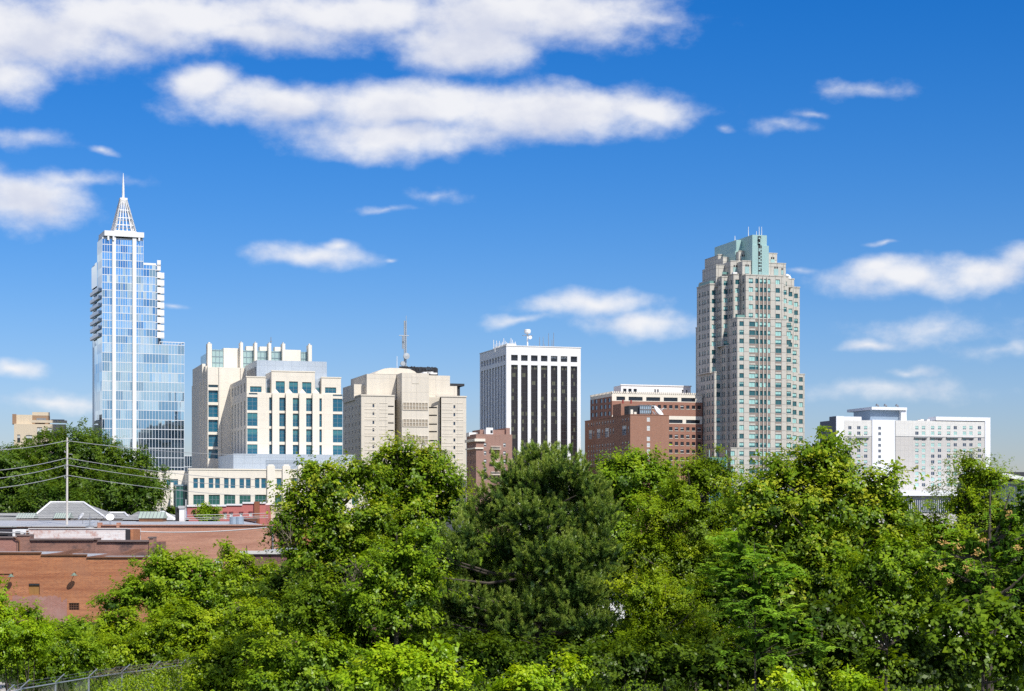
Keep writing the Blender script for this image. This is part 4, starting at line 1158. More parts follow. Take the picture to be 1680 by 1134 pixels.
# ---------------------------------------------------------------- white and grey hotel
def white_hotel():
    b = Bld('white_hotel', 'wide white and grey hotel with rows of small paired windows', 'hotel building', 1372, 920)
    X = lambda x: 1320 + x / 4.667; Y = lambda y: 640 + y / 4.667
    Wp = M('white_panel', (0.80, 0.82, 0.86), .5, .04, .1, .04); T1 = panelM('stone_panel', (0.70, 0.69, 0.66), 2.4, 2.75, .8, .04, .1, .04, .7, ms=.06); T2 = panelM('grey_stone_panel', (0.55, 0.53, 0.505), 2.4, 2.75, .78, .04, .1, .04, .7, ms=.06)
    F = b.front(0); Z = lambda y, x=700: b.z(Y(y), b.u(X(x)))
    ys = [290, 332, 377, 421, 464, 508, 552, 597, 640, 684, 727]
    L = b.w(X(190)); D = max(L, 5.0)
    xs_all = [347, 415, 468, 860, 911, 981, 1033, 1103, 1154, 1224, 1274, 1339]
    fr = MB(); up = MB(); lo = MB()
    # white frame: left pier, stair strip, right pier
    fr.box(0, b.u(X(303)) - .02, 0, D, 0, Z(200, 300)); 
    fr.box(b.u(X(303)), b.u(X(440)), .6, D - 2, Z(232, 300), Z(202, 300))
    us0, us1 = b.u(X(515)), b.u(X(688))
    hs = [(b.u(X(561)), b.u(X(581)), Z(y + 16, 570), Z(y - 8, 570)) for y in ys]
    Fs = b.front(-.5)
    wall_with_holes(fr, Fs, us0, us1, 0, Z(229, 600), hs, .4); shell(fr, us0, us1, -.5, D - 1, 0, Z(229, 600), 'f')
    for h in hs: b.win(Fs, *h, .3, 'hotel0')
    ur0, ur1 = b.u(X(1380)), b.u(X(1420)); zr = Z(209, 1300); fr.box(ur0, ur1, -.4, D, 0, zr); fr.box(b.u(X(1003)), ur0 - .02, -.4, D, Z(236, 1200), zr)
    b.part('white_frame', fr, Wp)
    for (xa, xb, cols) in ((303, 515, xs_all[:3]), (690, 1380, xs_all[3:])):
        a, e = b.u(X(xa)) + .01, b.u(X(xb)) - .01; hu, hl = [], []; xm = (xa + xb) / 2
        zm = Z(362, xm)
        for x in cols:
            for k, y in enumerate(ys):
                h = (b.u(X(x - 13)), b.u(X(x + 13)), Z(y + 13, x), Z(y - 14, x)); (hu if k < 2 else hl).append(h)
                b.win(F, *h, .15, b.rng.choice(('hotel0', 'hotel1', 'hotel1', 'hotel2')))
        zt = Z(231 if xa == 303 else 238, xm)
        wall_with_holes(up, F, a, e, zm, zt, [h for h in hu], .25); wall_with_holes(lo, F, a, e, 0, zm, hl, .25)
        shell(up, a, e, .02, D - 1, zm, zt, 'flr')
    b.part('upper_wall', up, T1); b.part('lower_wall', lo, T2)
    m = MB()
    for (xa, xb) in ((392, 492), (838, 936), (961, 1056), (1084, 1176), (1204, 1297)): m.box(b.u(X(xa)), b.u(X(xb)), -.9, -.003, Z(368, xa), Z(361, xa))
    b.part('window_canopy', m, GREY)
    m = MB(); m.box(b.u(X(303)), us0, -.12, -.002, Z(356, 400), Z(353, 400)); m.box(us1, ur0, -.12, -.002, Z(360, 1000), Z(357, 1000)); m.box(us1, us1 + .5, -.3, -.003, 0, Z(238)); b.part('string_course', m, GREY)
    dk = M('shaded_flank_panel', (0.14, 0.15, 0.19), .5, .06)  # shade of the left-facing sides painted as a dark colour
    # shaded return wing at the back left
    w = L; w2 = b.w(X(118), .3); m = MB(); m.box(.3, b.u(X(500)), D + .02, w2, 0, b.z(Y(243), 0, w2)); b.part('rear_wing', m, dk); m = MB(); m.box(b.u(X(500)) + .05, ur1 - 1, D + .02, w2 + 2, 0, Z(260)); b.part('rear_wall', m, T2); m = MB(); m.box(-.04, -.003, .3, D, 0, Z(202, 300)); b.part('side_shade_panel', m, dk)
    m = MB(); m.box(b.u(X(975), 6), b.u(X(1003), 2) - .02, 6, D, Z(240, 1000), Z(211, 1000)); b.part('frame_shade_block', m, dk)  # dark block paints the shaded left face of the roof frame
    # rooftop lounge with a projecting flat roof
    w = 6.0; a, e = b.u(X(503), w), b.u(X(752), w); z0, z1 = Z(245), b.z(Y(151), 18, w)
    m = MB(); m.box(a, e, w, w + 18, z0, z1); b.part('roof_lounge', m, M('blue_grey_panel', (0.30, 0.38, 0.47), .35, .05, .2, 0, .3))
    m = MB(); m.box(b.u(X(755), w) - 2.2, b.u(X(766), w), w - 2, w + 16, z0, z1); m.box(b.u(X(515), w - 3), b.u(X(785), w - 3), w - 3, w + 24, z1, b.z(Y(130), 18, w)); b.part('roof_slab', m, Wp)
    m = MB()
    for x in (565, 627, 716): uu = b.u(X(x), w); m.tube([(uu, w, b.z(Y(130), 18, w)), (uu, w, b.z(Y(118), 18, w)), (uu - 1.2, w, b.z(Y(111), 18, w))], [.5, .4, .7], 6)
    b.part('roof_vent', m, GREY)
    m = MB(); r5 = random.Random(8)
    for x in (790, 868, 890, 940): uu = b.u(X(x), 5); m.box(uu, uu + r5.uniform(1.5, 4), 5, 8, Z(240), Z(r5.uniform(212, 228)))
    b.part('rooftop_unit', m, WHITE)
    # podium
    w = -8.0; a, e = b.u(X(560), w), b.u(X(1500), w); zp = b.z(Y(770), 25, w)
    m = MB(); m.box(a, e, w, -.6, 0, zp - 2.6); b.part('podium', m, T2)
    m = MB(); m.box(a - 1, e + 1, w - 2.5, -.62, zp - 2.6, zp); b.part('podium_roof', m, Wp)
    m = MB(); z0, z1 = zp - 11, zp - 4.5; m.box(a, e, w - .35, w - .003, z0, z1, 0)
    for k in range(60): s = a + (e - a) * k / 60; m.box(s - .12, s + .12, w - .55, w - .36, z0, z1, 1)
    b.part('podium_glazing', m, [GL_BLUE, WHITE])
    b.flush_windows()

def deco_building():
    b = Bld('stone_building', 'pale stone building with stepped roofline rising behind the big oak', 'building', 23, 900, 14.0)
    X = lambda x: x / 2.835; Y = lambda y: 480 + y / 2.835
    F = b.front(0); wall = MB(); Z = lambda y: b.z(Y(y), 12)
    u1 = b.u(X(308)); hol = []
    for (xa, xb, ya, yb) in ((80, 94, 662, 700), (172, 196, 627, 680), (218, 243, 628, 680), (120, 150, 664, 700), (262, 286, 630, 680)):
        h = (b.u(X(xa)), b.u(X(xb)), Z(yb), Z(ya)); hol.append(h); b.win(F, *h, .4, 'dark_b')
    st = M('pale_limestone', (0.60, 0.51, 0.38), .85, .07, .1, .1)
    wall_with_holes(wall, F, 0, u1, 0, Z(612), hol, .5); L = max(b.w(X(56)), 12); shell(wall, 0, u1, 0, L, 0, Z(612), 'f')
    b.part('wall', wall, st)
    m = MB(); m.box(b.u(X(70), 3), b.u(X(150), 3), 3, 22, Z(614), Z(568)); b.part('upper_storey', m, st)
    m = MB(); m.box(b.u(X(149), 5), b.u(X(232), 5), 5, 20, Z(614), Z(570)); m.box(b.u(X(150), 4.9), b.u(X(231), 4.9), 4.9, 20.2, Z(570), Z(554), 1); b.part('penthouse', m, [M('brown_brick_trim', (0.33, 0.22, 0.14), .85), st])
    m = MB(); m.box(b.u(X(57), 2), b.u(X(76), 2), 2, 9, Z(612), Z(566)); b.part('chimney', m, M('shaded_stone', (0.30, 0.19, 0.12), .85))  # darker block, the upper storey's left-side shade put into its colour
    m = MB(); m.box(b.u(X(145), -.4), u1 + .4, -.4, .3, Z(606), Z(594)); b.part('cornice', m, st)
    m = MB(); m.box(b.u(X(170), 1), b.u(X(214), 1), 1, 4, Z(594), Z(584)); m.box(b.u(X(235), 1), b.u(X(300), 1), 1, 3, Z(594), Z(589)); b.part('rooftop_unit', m, GREY)
    b.flush_windows()

def convention_hall():
    b = Bld('convention_hall', 'low hall with a white curved roof edge at the far right', 'building', 1600, 760, 14.0)
    b.root['label'] = 'low dark hall with a sweeping white roof edge beside the white hotel'
    m = MB(); n = 14; P = []
    for k in range(n + 1):
        px = 1640 + 90 * k / n; t = k / n; P.append((b.u(px), b.z(776 + 18 * t ** 1.2, 30)))
    for k in range(n):
        (a, za), (e, ze) = P[k], P[k + 1]
        m.face([(a, -.5, za - 1.6), (e, -.5, ze - 1.6), (e, -.5, ze), (a, -.5, za)]); m.face([(a, -.5, za), (e, -.5, ze), (e, 30, ze + .5), (a, 30, za + .5)]); m.face([(a, -.5, za - 1.6), (e, -.5, ze - 1.6), (e, 10, ze - 1.6), (a, 10, za - 1.6)])
    b.part('roof_edge', m, WHITE)
    m = MB(); a, e = b.u(1642, 2), b.u(1735, 2); m.box(a, e, 2, 40, 0, b.z(790, 30)); b.part('wall', m, GREY)
    m = MB(); m.box(b.u(1648, 20), b.u(1760, 20), 20, 60, 3, b.z(774.5, 30, 20)); b.part('roof', m, DARK)
    m = MB(); 
    for k in range(12): s = a + (e - a) * k / 12; m.box(s, s + (e - a) / 14, 1.9, 1.998, 8, b.z(795, 30))
    b.part('glazing', m, GL_BLUE)

BALC = glassM('balcony_glass', (0.52, 0.60, 0.68), 0.1, 1.5)
CROWN_GL = glassM('crown_glass', (0.33, 0.46, 0.45), 0.15, 1.5, 0.0, 0.05)
glass_tower(); courthouse(); detention_block(); office_block(); brick_lowrise(); brick_hotel(); brick_block(); stepped_tower(); white_hotel(); deco_building(); convention_hall()
# ================================================================ THE BRICK WAREHOUSES AND ROOFS AT THE LEFT
OLD_BRICK = brickM('old_orange_brick', (0.52, 0.185, 0.072), (0.36, 0.115, 0.05), (0.42, 0.27, 0.17), .24, .085, .012, .10, .5, .08,
                   stain=((0.25, 0.085, 0.045), .8, (0.36, 0.17, 0.10), .35, .55))
PINK_BRICK = brickM('salmon_brick', (0.54, 0.25, 0.16), (0.43, 0.19, 0.12), (0.50, 0.36, 0.28), .24, .085, .012, .08, .4, .08,
                    stain=((0.30, 0.135, 0.095), .7, (0.40, 0.20, 0.13), .3, .3))
SOOT_BRICK = brickM('sooty_brick', (0.33, 0.15, 0.105), (0.24, 0.11, 0.08), (0.30, 0.22, 0.18), .24, .085, .012, .22, .5, .25,
                    stain=((0.16, 0.085, 0.07), .6, (0.085, 0.065, 0.065), .45, .85))
MAUVE_BRICK = brickM('mauve_washed_brick', (0.40, 0.175, 0.135), (0.32, 0.135, 0.10), (0.38, 0.26, 0.22), .24, .085, .012, .2, .5, .2,
                     stain=((0.24, 0.11, 0.095), .5, (0.42, 0.27, 0.24), .35, .6))
PEEL = brickM('peeling_white_brick', (0.82, 0.80, 0.78), (0.76, 0.73, 0.71), (0.72, 0.68, 0.66), .24, .085, .012, .12, .6, .1,
              stain=((0.52, 0.32, 0.27), .6, (0.50, 0.29, 0.24), 1.1, .8))
PINKP = M('pink_painted_brick', (0.50, 0.17, 0.15), .85, .1, .4, .08)
LEAD = M('weathered_metal_roof', (0.50, 0.50, 0.49), .55, .18, .35, .1, .3)
SLATE = brickM('grey_shingle', (0.33, 0.335, 0.325), (0.27, 0.275, 0.27), (0.15, 0.15, 0.15), .35, .18, .02, .12, .5, .05)
ROTW = M('weathered_wood', (0.33, 0.17, 0.055), .8, .2, 1.5, .25)
COPPER = M('pale_green_skylight', (0.36, 0.43, 0.37), .45, .15, .6, .1)
RUST = M('rusty_metal', (0.19, 0.09, 0.05), .8, .3, 1.2, .2)

def warehouse():
    b = Bld('brick_warehouse', 'long orange brick warehouse wall with a boarded opening and two lamps', 'warehouse', 0, 145, 0.0)
    F = b.front(0); Z = lambda py: b.z(py)
    U = lambda px: b.u(px)
    wall = MB(); tops = [(-60, 68, 908), (68, 143, 911.5), (143, 262, 915.5)]
    holes = [(U(47), U(65), Z(976), Z(957.5)), (U(113), U(130), Z(1001), Z(989.5))]
    for (a, e, y) in tops:
        wall_with_holes(wall, F, U(a), U(e), 0, Z(y), [h for h in holes if U(a) <= h[0] and h[1] <= U(e)] or [], .25)
        shell(wall, U(a), U(e), .01, 7.5, 0, Z(y) - .25, 'ft' + ('l' if a > 0 else '') + ('r' if e < 260 else ''))
    b.part('wall', wall, OLD_BRICK)
    m = MB(); 
    # washed lower patch, brick laid flush over the old openings
    for (a, e, y) in ((10, 108, 977), (18, 76, 1004)):
        pass
    r = random.Random(12); x = 14.0; poly = []
    while x < 110:
        y = 978.5 + 1.2 * math.sin(x * .21) + r.uniform(-1, 1.2) + (r.uniform(4, 9) if x > 98 else 0) + (6 if x < 20 else 0)
        poly += [(x, y), (x + 3.2, y)]; x += 3.2
    for (xa, ya), (xb, yb) in zip(poly[::2], poly[1::2]):
        m.face([(U(xa), -.006, 0), (U(xb), -.006, 0), (U(xb), -.006, Z(yb)), (U(xa), -.006, Z(ya))])
    b.part('patched_brickwork', m, MAUVE_BRICK)
    roof = MB()
    for (a, e, y) in tops: roof.face([(U(a), .1, Z(y) - .1), (U(e), .1, Z(y) - .1), (U(e), 7.4, Z(y) + .0), (U(a), 7.4, Z(y) + .0)])
    b.part('roof', roof, LEAD)
    for (a, e, y) in tops:
        m = MB(); m.box(U(a), U(e) - .02, -.12, .18, Z(y), Z(y) + .11); b.part('coping', m, RUST)
    for (a, e) in ((88, 112), (190, 215)):
        m = MB()
        for k in range(5):
            x0 = U(a + (e - a) * k / 5); m.face([(x0, .3, Z(912) + .1), (x0 + .35, .3, Z(912) + .1), (x0 + 1.0, 3.5, Z(904) + .1), (x0 + .65, 3.5, Z(904) + .1)])
        b.part('loose_roof_sheets', m, [RUST])
    m = MB(); h = holes[0]; m.box(h[0], h[1], .12, .2, h[2], h[3]); m.box(h[0] + .4, h[0] + .43, .10, .12, h[2], h[3]); m.box(h[0], h[1], .02, .12, h[3] - .14, h[3], 1); b.part('boarded_opening', m, [ROTW, DARK])
    m = MB(); h = holes[1]; m.box(h[0], h[1], .2, .22, h[2], h[3])
    bw = b.part('barred_window', m, [GL_DARK, RUST]); m = MB()
    for k in range(6): s = h[0] + (h[1] - h[0]) * (k + .5) / 6; m.box(s - .015, s + .015, .05, .08, h[2], h[3], 1)
    for k in range(2): z = h[2] + (h[3] - h[2]) * (k + 1) / 3; m.box(h[0], h[1], .04, .05, z - .015, z + .015, 1)
    b.part('window_bars', m, [GL_DARK, RUST], parent=bw)
    for px, py in ((21.5, 944), (124.5, 942)):
        lamp = MB(); u, z = U(px), Z(py)
        lamp.tube([(u, 0, z + .1), (u, -.35, z + .22), (u, -.6, z + .12)], .025, 6); arm = b.part('wall_lamp', lamp, RUST); lamp = MB(); lamp.lathe([(.03, .12), (.10, .1), (.15, 0), (.28, -.09), (.27, -.10), (.05, -.02)], (u, -.62, z), (0, 0, 1), 14)
        b.part('lamp_shade', lamp, M('green_enamel', (0.16, 0.22, 0.17), .4), parent=arm)
    m = MB(); m.tube([(U(-50), -.05, Z(941.5)), (U(21), -.05, Z(941.5))], .03, 6); b.part('conduit', m, RUST)

def sooty_wall_building():
    b = Bld('brick_shed', 'low sooty brick building with a capped pier behind the long warehouse', 'building', 0, 156, 0.0)
    U, Z = b.u, b.z; m = MB(); W = 5.5
    prof = [(-60, 28, 883), (28, 50, 879.5), (50, 155, 886.5), (155, 161, 885.5), (161, 245, 889), (245, 252.5, 883.5)]
    for (a, e, y) in prof:
        ww = -.12 if a in (28, 245) else 0
        m.box(U(a), U(e) - .01, ww, 1.2, 0, Z(y))
    m.box(U(-60), U(252), 1.25, W, 0, Z(890)); b.part('wall', m, SOOT_BRICK)
    m = MB(); m.box(U(-60), U(50), -.05, -.002, 0, Z(884.5)); b.part('patched_brickwork', m, MAUVE_BRICK)
    m = MB()
    for (a, e, y) in prof: m.box(U(a) - (.1 if a in (28, 245) else 0), U(e) - .02, -.2, 1.3, Z(y), Z(y) + .14)
    b.part('coping', m, M('sooty_coping', (0.17, 0.13, 0.12), .85, .2, .8))
    m = MB(); m.tube([(U(24), -.25, Z(881)), (U(33), -.25, Z(887)), (U(33.5), -.25, Z(908))], .05, 6); b.part('drainpipe', m, RUST)

def white_wall_building():
    b = Bld('peeling_white_building', 'flat brick building with peeling white painted wall and angled end', 'building', 0, 165, 0.0)
    U, Z = b.u, b.z; m = MB()
    m.prism([(U(47), 0), (U(206), 0), (U(209), 0.5), (U(209), 6), (U(47), 6)], 0, Z(868)); b.part('wall', m, PEEL)
    m = MB(); m.box(U(46.5), U(209), -.08, .25, Z(868), Z(868) + .08); b.part('coping', m, M('bleached_coping', (0.6, 0.58, 0.55), .8))
    m = MB(); m.prism([(U(206.3), -.05), (U(214), -.05), (U(214), 3), (U(206.3), 3)], 0, Z(868.3)); b.part('end_shadow_panel', m, DARK)
    m = MB(); m.box(U(214) + .02, U(219), -.1, 3, 0, Z(868.5)); b.part('end_pier', m, OLD_BRICK)
    m = MB(); m.box(U(-60), U(22), .5, 4, 0, Z(869)); m.box(U(-60), U(13), -.4, .3, Z(874.5), Z(872.8), 1); b.part('shadow_block', m, [M('shadow_black', (0.045, 0.045, 0.055), .8), RUST])  # near-black block stands in for the deep shadow beside the white wall
    m = MB(); m.box(U(22), U(44), -.3, 1.6, Z(880), Z(868.5)); m.box(U(27), U(35), -.34, -.3, Z(877), Z(872), 1); m.box(U(44), U(46), -.25, 1.4, Z(878), Z(871), 2); b.part('air_conditioner', m, [WHITE, DARK, RUST])

def salmon_building():
    b = Bld('salmon_brick_building', 'plain salmon brick wall with a long grey metal roof behind it', 'warehouse', 0, 175, 0.0)
    U, Z = b.u, b.z; m = MB(); F = b.front(0)
    h = (U(352), U(366), Z(931), Z(916.5)); 
    wall_with_holes(m, F, U(160), U(455), 0, Z(862.5), [h], .3); shell(m, U(160), U(455), .01, 20, 0, Z(863.5), 'f')
    for (a, e) in ((160.5, 166), (191.5, 196.5)): m.box(U(a), U(e), -.15, .6, Z(866), Z(857.5)); 
    b.part('wall', m, PINK_BRICK)
    b.win(F, *h, .15, 'sash_b')
    m = MB(); m.box(U(160), U(455.5), -.16, .35, Z(862.5), Z(862.5) + .1); b.part('coping', m, PINK_BRICK)
    m = MB(); m.face([(U(160), .4, Z(864)), (U(450), .4, Z(864)), (U(400, 19), 19, b.z(855.5, 0, 19)), (U(160, 19), 19, b.z(855, 0, 19))]); b.part('roof', m, LEAD)
    m = MB(); m.box(U(447.2), U(449), -.18, -.004, 0, Z(870)); m.box(U(445.5), U(450.5), -.3, -.003, Z(870.5), Z(865), 1); b.part('downpipe', m, [GREY, M('verdigris_hopper', (0.22, 0.32, 0.27), .6)])
    for px in (383.5, 393):
        m = MB(); u = U(px, 8); m.lathe([(.02, .75), (.42, .7), (.42, 0)], (u, 8, b.z(860, 0, 8)), (0, 0, 1), 14); b.part('roof_vent', m, M('blue_grey_vent', (0.33, 0.40, 0.47), .4, .1, .5, 0, .4))
    b.flush_windows()
    # the arched bay that continues it beyond the downpipe
    m = MB(); F2 = Face((0, .8), (1, 0), (0, -1)); h = (U(457), U(492), 0.5, Z(872)); wall_with_holes(m, F2, U(455), U(520), 0, Z(862), [h], .5); b.part('end_wall', m, OLD_BRICK)
    m = MB(); m.box(h[0], h[1], 1.1, 1.15, .5, Z(872), 0)
    for k in range(7): s = h[0] + (h[1] - h[0]) * k / 6; m.box(s - .03, s + .03, 1.0, 1.1, .5, Z(872), 1)
    m.box(h[0], h[1], 1.0, 1.09, Z(884) - .05, Z(884) + .05, 1); b.part('arched_doorway', m, [GL_BROWN, RUST])

def metal_roof_building():
    b = Bld('metal_roof_building', 'low building under a long grey metal roof strip beside the utility pole', 'building', 0, 185, 0.0)
    U, Z = b.u, b.z; m = MB(); 
    m.box(U(-80), U(160), .2, 12, 0, Z(866.5)); b.part('wall', m, SOOT_BRICK)
    m = MB(); m.face([(U(-80), -.3, Z(863)), (U(164), -.3, Z(863)), (U(163, 12), 12, b.z(854, 0, 12)), (U(-80, 12), 12, b.z(854, 0, 12))]); m.box(U(-80), U(164), -.4, -.3, Z(864.5), Z(863)); b.part('roof', m, LEAD)

def hip(name, label, d, base, ridge, eave_y, ridge_y, depth=11, trim=True, wallh=True):
    """a hipped shingle roof on a low house; base and ridge are pixel spans"""
    b = Bld(name, label, 'house', 0, d, 0.0); U, Z = b.u, b.z
    x0, x1 = U(base[0]), U(base[1]); r0, r1 = U(ridge[0], depth / 2), U(ridge[1], depth / 2); ze, zr = Z(eave_y), b.z(ridge_y, 0, depth / 2)
    m = MB(); h = depth / 2
    A, B_, C, D_ = (x0, 0, ze), (x1, 0, ze), (x1, depth, ze), (x0, depth, ze); E, G = (r0, h, zr), (r1, h, zr)
    m.face([A, B_, G, E]); m.face([B_, C, G]); m.face([C, D_, E, G]); m.face([D_, A, E]); b.part('roof', m, SLATE)
    m = MB(); m.box(x0 + .4, x1 - .4, .4, depth - .4, 0, ze - .02); b.part('wall', m, SOOT_BRICK)
    if trim:
        m = MB(); up = Vector((0, 0, .07))
        for p, q in ((A, E), (B_, G), (E, G)): m.tube([Vector(p) + up, Vector(q) + up], .11, 6)
        b.part('ridge_trim', m, WHITE)
    return b

def skylight(px0, px1, y0, y1, d, label):
    b = Bld('rooftop_skylight', label, 'skylight', 0, d, 0.0); U, Z = b.u, b.z
    m = MB(); m.box(U(px0) + .1, U(px1) - .1, .1, 2.4, 0, Z(y1 - 2.6)); b.part('curb', m, RUST)
    m = MB(); z0, z1 = Z(y1 - 2.6), Z(y0); m.face([(U(px0), 0, z0), (U(px1), 0, z0), (U(px1), 1.2, z1), (U(px0), 1.2, z1)]); m.face([(U(px0), 2.5, z0), (U(px1), 2.5, z0), (U(px1), 1.2, z1), (U(px0), 1.2, z1)])
    for k in range(8): s = U(px0) + (U(px1) - U(px0)) * k / 7; m.tube([(s, -.02, z0), (s, 1.2, z1 + .03)], .035, 4, 1)
    m.face([(U(px0), 0, z0), (U(px0), 2.5, z0), (U(px0), 1.2, z1)]); m.face([(U(px1), 0, z0), (U(px1), 2.5, z0), (U(px1), 1.2, z1)])
    b.part('glazing', m, [COPPER, GREY])

def far_left_roofs():
    b = Bld('flat_roof_building', 'flat grey roofed building at the far left in front of the oaks', 'building', 0, 215, 0.0); U, Z = b.u, b.z
    m = MB(); m.box(U(-80), U(54), 0, 14, 0, Z(846)); b.part('wall', m, M('grey_render', (0.30, 0.31, 0.30), .85, .15, .5, .1))
    m = MB(); m.box(U(-80), U(54.2), -.15, .2, Z(846), Z(842)); b.part('fascia', m, LEAD)
    hip('hip_roof_house', 'grey hipped shingle roof with white ridges behind the utility pole', 205, (52, 174), (83, 137), 851, 825)
    hip('hip_roof_house', 'smaller grey roof end with one white ridge between the dish and the gable', 215, (150, 214), (165, 204), 852, 842, 8)
    b = hip('gable_house', 'grey shingle roof with a broad white gable slope on its right', 200, (200, 293), (226, 266), 853, 839.5, 9, False)
    U, Z = b.u, b.z; m = MB(); P = lambda px, py, w: Vector((U(px, w), w, b.z(py, 0, w)))
    m.face([P(262, 838.5, 4.0), P(269, 838.0, 4.0), P(294, 853.5, -.2), P(284, 853.5, -.2)]); m.face([P(269, 838.0, 4.0), P(294, 853.5, -.2), P(294, 855, -.2), P(268, 840.5, 4.1)])
    m.face([P(272, 853.5, -.15), P(276, 846.5, -.15), P(290, 853.5, -.15)]); b.part('white_gable', m, WHITE)
    skylight(25, 55, 842, 853, 200, 'pale green glass rooftop skylight at far left on the flat roof')
    skylight(87, 113, 841.5, 853, 198, 'pale green rooftop skylight just left of the utility pole')
    skylight(226, 268, 839.5, 853, 192, 'long pale green rooftop skylight beside the white gable')
    # white chimney pillar
    b = Bld('white_pillar', 'white square rooftop pillar with a grey cap next to the pink building', 'chimney', 0, 195, 0.0); U, Z = b.u, b.z
    m = MB(); m.box(U(294), U(302), 0, .8, 0, Z(834)); b.part('shaft', m, WHITE)
    m = MB(); m.box(U(292.5), U(303), -.15, 1.0, Z(834), Z(830)); b.part('cap', m, LEAD)
    m = MB(); m.box(U(287), U(294) - .01, .2, 1.6, 0, Z(832)); b.part('flue', m, DARK)
    # pink painted building
    b = Bld('pink_building', 'pink painted brick building with small arched white windows and a chimney', 'building', 0, 235, 0.0); U, Z = b.u, b.z
    F = b.front(0); m = MB(); hs = []
    for px, ya, yb in ((369.5, 841.5, 852), (379.5, 841.5, 852), (396, 841.5, 852), (411.5, 841, 847.5)):
        h = (U(px - 2.6), U(px + 2.6), Z(yb), Z(ya)); hs.append(h); b.win(F, *h, .12, 'sash_w')
    for (a, e, y) in ((307, 330, 831.5), (330, 372, 831), (372, 398, 829.5), (398, 436, 826.5)):
        wall_with_holes(m, F, U(a), U(e), 0, Z(y), [h for h in hs if U(a) <= h[0] < U(e)], .25); shell(m, U(a), U(e), .01, 10, 0, Z(y) - .2, 'f')
    b.part('wall', m, PINKP)
    for h in hs: 
        m = MB(); cx = (h[0] + h[1]) / 2; hw = (h[1] - h[0]) / 2; m.prism([(h[0] - .06, -.1), (h[1] + .06, -.1), (h[1] + .06, -.002), (h[0] - .06, -.002)], h[3], h[3] + .16); b.part('window_hood', m, M('dark_red_hood', (0.2, 0.05, 0.05), .8))
    m = MB()
    for (a, e, y) in ((307, 330, 831.5), (330, 372, 831), (372, 398, 829.5), (398, 417, 826.5), (426.5, 436, 826.5)): m.box(U(a), U(e) - .02, -.15, .35, Z(y), Z(y) + .22)
    b.part('coping', m, WHITE)
    m = MB(); m.box(U(417.5), U(426), -.25, 1.2, 0, Z(823)); b.part('chimney', m, M('brown_chimney_brick', (0.27, 0.105, 0.06), .85, .15, .8))
    m = MB(); m.box(U(402), U(423), -3, -.3, 0, Z(849.5)); m.face([(U(398, -3), -3.1, Z(852)), (U(420, -3), -3.1, Z(857)), (U(420), -.3, Z(852.5)), (U(400), -.3, Z(848.5))], 1); b.part('lean_to', m, [M('dark_brick', (0.16, 0.075, 0.055), .85), M('blue_awning', (0.05, 0.11, 0.20), .6)])
    b.flush_windows(split=True)
    b = Bld('cream_building', 'blank cream wall of a small building right of the pink one', 'building', 0, 240, 0.0); U, Z = b.u, b.z
    m = MB(); m.box(U(436) + .05, U(500), 0, 9, 0, Z(828.5)); b.part('wall', m, M('cream_render', (0.62, 0.56, 0.45), .8, .1, .5, .12))
    m = MB(); m.box(U(436) + .03, U(500), -.12, .3, Z(828.5), Z(828.5) + .2); b.part('coping', m, WHITE)
    # flag on its pole before the courthouse
    f = tag(empty('flag_pole', pt(305, 860, 245)), 'small flag on a thin pole beside the green stair tower', 'flag')
    m = MB(); m.tube([(0, 0, -8), (0, 0, 3.3)], .06, 6); m.build('pole', WHITE, f)
    m = MB(); m.face([(0, 0, 1.8), (.7, .1, 1.5), (.75, .1, .6), (.02, 0, .9)]); m.build('flag', M('flag_cloth', (0.12, 0.12, 0.32), .8), f)

def coped_wall_building():
    b = Bld('shaded_building', 'dark shaded brick wall under a white coping among the trees', 'building', 0, 118, -4.0)
    U, Z = b.u, b.z; m = MB(); m.box(U(395), U(640), 0, 8, 0, Z(908.5)); b.part('wall', m, M('shaded_brick', (0.20, 0.10, 0.095), .9, .2, .5, .25))  # the wall's shadow is put into this purple-brown colour
    m = MB(); m.box(U(394), U(641), -.15, .5, Z(908.5), Z(903.5)); b.part('coping', m, M('white_coping', (0.62, 0.60, 0.56), .7, .12, 1.5, .2))
    m = MB(); m.box(U(430), U(640), .6, 8, Z(910), Z(902) , 0); b.part('roof', m, LEAD)

def rooftop_gear():
    def dish(px, py, d, r, rz, label):
        o = tag(empty('satellite_dish', pt(px, py, d), R(rz)), label, 'satellite dish')
        m = MB(); m.lathe([(0.01, 0.10 * r), (0.5 * r, 0.06 * r), (r, -0.14 * r), (r * .98, -.18 * r), (.5 * r, 0.0), (.01, .05 * r)], (0, 0, 0), (0, 0.82, -0.57), 20); m.build('reflector', WHITE, o, True)
        m = MB(); m.tube([(0, .1 * r, -.1 * r), (0, .35 * r, -.5 * r), (0, .35 * r, -1.8 * r)], .07 * r, 6); m.build('mount', GREY, o)
        m = MB(); m.tube([(0, -.1 * r, -r * .9), (0, -.8 * r, .25 * r)], .03 * r, 5); m.build('feed_arm', GREY, o)
    dish(180.5, 849, 182, .42, 12, 'round white satellite dish standing on the salmon wall')
    dish(133.5, 847.5, 176, .40, -55, 'white satellite dish turned sideways next to the aerial mast')
    o = tag(empty('aerial_mast', pt(147.5, 868, 170)), 'thin rooftop aerial mast with crossing rods above the peeling wall', 'aerial')
    m = MB(); m.tube([(0, 0, -2), (0, 0, 1.5)], .045, 6); m.build('mast', GREY, o)
    m = MB()
    for z, l, a in ((.75, .45, .2), (.55, .6, -.3), (.35, .5, .5), (1.0, .35, -.6), (.45, .4, 1.2)): m.tube([(-l * math.cos(a), -l * math.sin(a), z - .06), (l * math.cos(a), l * math.sin(a), z + .08)], .022, 4)
    m.build('antenna_rods', M('blue_grey_rod', (0.42, 0.5, 0.56), .4, .05, .5, 0, .5), o)
    m = MB(); m.box(-.35, .35, -.15, .15, .12, .3); m.build('junction_box', GREY, o)

